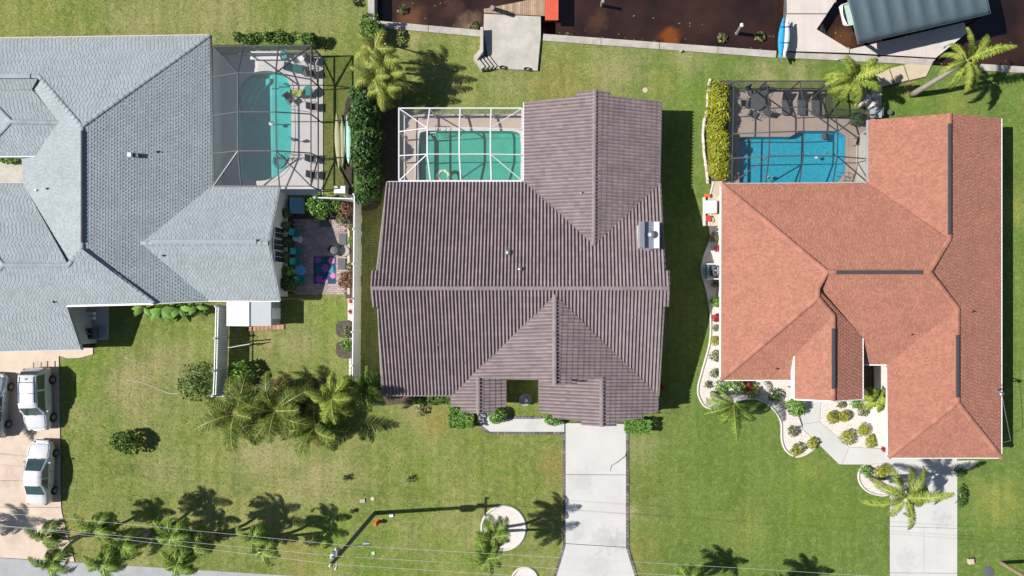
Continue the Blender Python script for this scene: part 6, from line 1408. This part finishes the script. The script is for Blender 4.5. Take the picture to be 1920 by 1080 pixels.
for (bp, c_, z, lb) in (((1266, 1094), (1290, 1089), 3.1, 'palm just below the bottom edge right of the main driveway'), ((1424, 1100), (1456, 1106), 3.1, 'palm just below the bottom edge further right'), ((-84, 985), (-190, 1025), 4.6, 'palm left of the picture shading the pink driveway'), ((-92, 800), (-190, 823), 4.6, 'palm left of the picture above the other, shading the pink driveway')):
    palm(lb, bp, c_, z, 1.7, FG, 'ring', 16, nl=30, lw=.28, width=.04, hang=.6, droop=1.5, trunk_r=.10)
# palm clump at the bottom of the fenced garden
kc = dict(nl=36, lw=.25, width=.055, hang=.25, droop=1.3, trunk_r=.11, shaft=False)
palm('dark coconut palm at the left of the garden palm clump', (478, 758), (444, 775), 2.6, 3.2, FD, 'coco', 19, dead=2, group='coconut palms in the garden clump', **kc)
palm('dark coconut palm in the middle of the garden palm clump', (548, 752), (518, 768), 2.8, 3.4, FD, 'coco', 21, dead=3, group='coconut palms in the garden clump', seed=5, **kc)
palm('yellowing coconut palm low between the other two clump palms', (612, 786), (592, 800), 1.8, 3.0, FD, 'coco2', 17, dead=3, group='coconut palms in the garden clump', seed=9, **kc)
palm('big bright green feather palm at the right of the garden clump', (668, 727), (628, 742), 4.6, 2.5, M['leaf_bright'] if False else FL, 'queen', 18, nl=46, lw=.26, width=.04, hang=.8, droop=1.6, trunk_r=.14)
palm('smaller green palm at the fence corner right of the bright palm', (702, 724), (690, 728), 2.8, 2.0, FG, 'fishtail', 16, nl=40, lw=.26, width=.04, hang=.7, droop=1.5, trunk_r=.1)
for (x, y, r, lb) in ((448, 752, 16, 'dark undergrowth under the left clump palm by the fence'), (520, 748, 18, 'dark undergrowth under the middle clump palm by the fence'), (585, 758, 20, 'dark undergrowth under the low yellowing clump palm'), (560, 722, 12, 'dark undergrowth inside the fence behind the clump palms')):
    shrub('shrub', x, y, r, 1.1, M['leaf_dark'], lb, 'undergrowth', 320, .13)
# areca cluster by the canal
for (bp, c_, z, lb, sp) in (((728, 118), (705, 98), 3.4, 'yellow areca palm stem nearest the canal hedge block', None), ((738, 138), (722, 122), 3.6, 'tallest yellow areca palm stem of the clump', None), ((745, 152), (732, 150), 3.0, 'yellow areca palm stem leaning right over the grass', None), ((728, 150), (706, 150), 3.2, 'yellow areca palm stem nearest the dark hedge', None), ((740, 168), (722, 172), 2.6, 'lowest yellow areca palm stem of the clump', None)):
    palm(lb, bp, c_, z, 1.9, FY, 'areca', 15, 'areca palm stems by the canal lawn', .06, 38, .24, .035, .6, 1.7, seed=11)
# right hand palms
palm('leaning palm with long grey trunk above the red roofed house', (1709, 178), (1806, 118), 5.0, 2.9, FL, 'royal', 11, None, .17, 64, .15, .042, .5, 1.6, seed=21, low=2)
palm('yellow green palm in the notch of the right pool cage', (1614, 186), (1597, 150), 3.6, 2.6, FL, 'royal2', 14, None, .15, 58, .18, .05, .5, 1.5, seed=8, low=2)
palm('big swept yellow green palm over the right driveway', (1634, 897), (1692, 928), 4.6, 3.1, FL, 'swept', 12, None, .16, 64, .15, .04, .5, 1.6, seed=31, low=2)
palm('wispy grey green palm at the front corner of the red roofed house', (1335, 737), (1372, 758), 3.6, 2.6, M['frond_green'], 'wispy', 13, None, .13, 60, .20, .03, .9, 1.7, seed=14, spread=(4.3, 1.8))
palm('small fan shaped palm beside the entry of the red roofed house', (1632, 738), (1643, 748), 1.8, 1.25, M['frond_lime'], 'fan', 12, None, .1, 16, .34, .09, .3, 1.2, shaft=False)
for x, y, r in ((1624, 185, .45), (1632, 196, .5), (1612, 195, .4), (1640, 182, .35)):
    tag(MB().ball(tuple(P(x, y, .12)), (r, r * .7, .3), 9, 6).build('garden_rock', M['stone_white']), {1624: 'pale rock under the notch palm, upper middle', 1632: 'largest pale rock under the notch palm', 1612: 'pale rock under the notch palm nearest the cage', 1640: 'smallest pale rock under the notch palm'}[x], 'rock', 'rocks under the notch palm')
# banana plants under the eave
def banana(px, py, label, n, L_, seed):
    t = thing('banana_plant', label, 'banana plant', P(px, py)); rg = np.random.default_rng(seed)
    MB().tube([(0, 0, 0), (0, 0, 1.0)], [.1, .06], 8).build('stem', M['crownshaft'], t, local=True)
    for k in range(n):
        az = -math.pi / 2 + rg.uniform(-1.7, 1.7); e = rg.uniform(.2, 1.0); l = L_ * rg.uniform(.7, 1.1); vs = []; fs = []; N = 8
        for i in range(N + 1):
            f = i / N; a = e - 1.3 * f; r_ = l * f * math.cos(e - .5 * f); z = 1.0 + l * (f * math.sin(e) - .65 * f * f); w = .22 * math.sin(math.pi * min(1, .06 + f * .97)) ** .6 * l / 1.3
            c, s = math.cos(az), math.sin(az)
            for q, dz in ((-1, -.08), (0, .02), (1, -.08)): vs.append((r_ * c - q * w * s, r_ * s + q * w * c, z + dz * w * 3))
        for i in range(N):
            for q in (0, 1): fs.append((i * 3 + q, i * 3 + q + 1, i * 3 + q + 4, i * 3 + q + 3))
        MB().add(vs, fs).build('leaf', M['leaf_bright'], t, False, True)
for (x, y, n, L_, lb) in ((285, 578, 6, 1.0, 'banana plant at the left end under the grey house eave'), (318, 580, 8, 1.3, 'largest banana plant under the grey house eave'), (352, 578, 6, 1.1, 'banana plant third from the left under the grey house eave'), (382, 575, 5, .9, 'banana plant nearest the shed under the eave')):
    banana(x, y, lb, n, L_, x)

# ------------------------------------------------------------------ street furniture, wires
pole = thing('utility_pole', 'tall wooden utility pole with grey transformer leaning over the front lawn', 'utility pole', P(703, 962))
def pp(z, dx=0, dy=0): q = P(703, 962); return Vector((q.x + dx, q.y + dy, z))
MB().tube([pp(-.1), pp(10.1)], [.17, .11], 12).build('pole', M['wood'] if False else M['dark_grey'], pole)
tr_ = pp(7.9, -.05, .0)
MB().lathe([(.22, 0), (.27, .05), (.27, .8), (.24, .92), (.05, .98)], (tr_.x - .35, tr_.y - .1, 7.5), 16).build('transformer', M['galv'], pole, True)
MB().lathe([(.05, 0), (.08, .05), (.05, .1), (.08, .15), (.04, .25)], (tr_.x - .4, tr_.y - .1, 8.45), 8).build('bushing', M['white'], pole)
MB().box((pp(9.0).x, pp(9.0).y, 9.0), (.1, 1.4, .1)).build('cross_arm', M['trunk'], pole)
for dy in (-.6, 0, .6): MB().lathe([(.06, 0), (.09, .05), (.05, .1), (.08, .15), (.03, .22)], (pp(9).x, pp(9).y + dy, 9.05), 8).build('insulator', M['white'], pole)
MB().lathe([(.06, 0), (.09, .05), (.05, .1), (.08, .15), (.03, .22)], tuple(pp(10.1)), 8).build('insulator', M['white'], pole)
MB().tube([pp(7.0, .05), pp(7.0, 1.0, .15), pp(7.1, 1.2, .2)], .03, 6).build('bracket', M['galv'], pole); MB().bevbox(tuple(pp(7.1, 1.35, .22)), (.5, .2, .14)).build('lamp_head', M['grey_metal'], pole)
def wire(pts, label):
    A = [P(*p) for p in pts]; out = []
    for a, b in zip(A, A[1:]): out += [a + (b - a) * (i / 6) - Vector((0, 0, .5 * math.sin(math.pi * i / 6))) for i in range(6)]
    out.append(A[-1]); o = MB().tube(out, .008, 5).build('power_line', M['wire']); tag(o, label, 'power line', 'power lines along the street')
wire([(-700, 918, 9.9), (624, 1058, 10.2), (2800, 1212, 9.9)], 'overhead power line nearest the street running from the pole top')
wire([(-700, 907, 9.1), (650, 1023, 9.1), (2800, 1160, 9.1)], 'overhead power line furthest from the street')
wire([(-700, 934, 9.1), (633, 1043, 9.1), (2800, 1182, 9.1)], 'overhead power line in the middle of the three')
p2 = thing('utility_pole', 'second wooden pole at the bottom right corner leaning out of the picture', 'utility pole', P(1877, 1055)); q = P(1877, 1055)
MB().tube([(q.x, q.y, -.1), (q.x, q.y, 9.5)], [.15, .10], 10).build('pole', M['wood'], p2)
fh = thing('fire_hydrant', 'orange fire hydrant on the lawn under the utility pole', 'fire hydrant', P(709, 978)); fx = P(709, 978)
MB().lathe([(.17, 0), (.17, .06), (.12, .08), (.12, .5), (.16, .52), (.15, .6), (.08, .7), (.03, .76)], tuple(fx), 14).build('barrel', M['orange'], fh, True)
for a in (0, 1.57, 3.14): MB().tube([fx + Vector((0, 0, .42)), fx + Vector((.2 * math.cos(a), .2 * math.sin(a), .42))], .055, 8).build('outlet', M['orange'], fh)
for (x, y, s_, m, lb, cat) in ((680, 939, (.4, .3, .1), 'tan_plastic', 'pale meter lid on the lawn left of its round partner', 'meter box'), (734, 966, (.3, .25, .12), 'vinyl', 'white marker box right of the fire hydrant', 'marker'), (1820, 1052, (.4, .4, .3), 'beige', 'pale square utility box at the bottom right lawn', 'utility box'), (700, 1037, (.25, .25, .06), 'pale_green', 'small grey green valve lid below the fire hydrant', 'valve lid')):
    tag(MB().bevbox(tuple(P(x, y, s_[2] / 2)), s_, .1, .02).build('utility_box', M[m]), lb, cat)
for (x, y, r, m, lb) in ((699, 935, .16, 'beige', 'small round lid on the lawn near the meter lid'), (1210, 169, .2, 'beige', 'round pale drain lid on the lawn right of the tiled house ridge'), (1853, 1072, .4, 'dark_grey', 'round dark valve pit at the bottom right lawn')):
    tag(MB().lathe([(r, 0), (r, .04), (r * .7, .06), (.02, .06)], tuple(P(x, y)), 16).build('drain_lid', M[m]), lb, 'lid')
t = thing('fountain_pot', 'round stone pot with small figure in the entry courtyard', 'pot', P(986, 748)); MB().lathe([(.25, 0), (.4, .25), (.46, .5), (.42, .52), (.36, .42), (.02, .4)], tuple(P(985, 748)), 18).build('bowl', M['grey_metal'], t, True); MB().ball(tuple(P(986, 751, .6)), (.13, .13, .2)).build('figure', M['white'], t, True)
o = MB().tube([P(722, 82, 0), P(722, 82, 4.0)], .05, 6).build('flag_pole', M['white']); tag(o, 'thin white bare pole by the canal hedge block', 'pole')
o = MB().tube([P(*q, .02) for q in smooth_line([(240, 713), (262, 716), (285, 724), (310, 735), (330, 738), (352, 732)], 4)], .03, 5).build('garden_hose', M['beige']); tag(o, 'pale garden hose lying across the left front lawn', 'hose')
t = thing('fallen_frond', 'dry fallen palm frond lying on the pale main driveway', 'frond', P(1160, 865)); MB().tube([P(1175, 843, .1), P(1172, 855, .12), P(1158, 866, .1), P(1146, 873, .1), P(1144, 884, .08)], [.02, .05, .045, .03, .012], 5).build('stalk', M['dry_frond'], t)
shrub('dry_frond', 669, 5, 8, .4, M['twig'], 'dark debris heap on the lawn at the top left by the canal', 'debris', 60, .12)
o = MB().tube([P(1276, 97, .05), P(1278, 94, .3)], .09, 8).build('cleat_post', M['beige']); tag(o, 'stubby pale post behind the seawall right of the landing', 'post')
for k, (x, y, lb) in enumerate(((942, 126, 'dark coiled rope on the landing edge, left one'), (988, 129, 'dark coiled rope on the landing edge, right one'))):
    tag(MB().tube([P(x + 5 * math.cos(a) * (1 + .1 * a / 6), y + 2.5 * math.sin(a), .24 + .01 * a) for a in [i * .6 for i in range(24)]], .035, 5).build('rope_coil', M['black']), lb, 'rope')

# ------------------------------------------------------------------ turf blades: the lawn's own roughness
def turf():
    rg = np.random.default_rng(3); n = 420000
    px = rg.uniform(-30, 1950, n); py = rg.uniform(-30, 1110, n); keep = np.ones(n, bool)
    keep &= ~((px > 690) & (py < 66 + (px - 905) * .067 + np.where(px < 905, 0, 6)) & (py < 150)); keep &= py < 1046 + px * .061 - 2
    for poly in HARD:
        xs_ = [p[0] for p in poly]; ys_ = [p[1] for p in poly]; idx = np.where(keep & (px > min(xs_)) & (px < max(xs_)) & (py > min(ys_)) & (py < max(ys_)))[0]
        if not len(idx): continue
        x, y = px[idx], py[idx]; ins = np.zeros(len(idx), bool); j = len(poly) - 1
        for i in range(len(poly)):
            xi, yi = poly[i]; xj, yj = poly[j]
            if yi != yj: ins ^= ((yi > y) != (yj > y)) & (x < (xj - xi) * (y - yi) / (yj - yi) + xi)
            j = i
        keep[idx[ins]] = False
    px, py = px[keep], py[keep]; n = len(px)
    x = (px - NX) / PPM; y = (NY - py) / PPM
    h = rg.uniform(.02, .065, n); a = rg.uniform(0, 6.283, n); w = rg.uniform(.012, .032, n); lean = rg.uniform(.1, 1.2, n)
    c, s = np.cos(a), np.sin(a)
    V = np.stack([np.stack([x - s * w, y + c * w, np.zeros(n)], 1), np.stack([x + s * w, y - c * w, np.zeros(n)], 1), np.stack([x + c * h * lean, y + s * h * lean, h], 1)], 1).reshape(-1, 3)
    o = link('grass', np_mesh('grass', V, 3, M['blade'])); tag(o, 'short mown grass covering the lawns', 'grass', None, 'stuff')
turf()
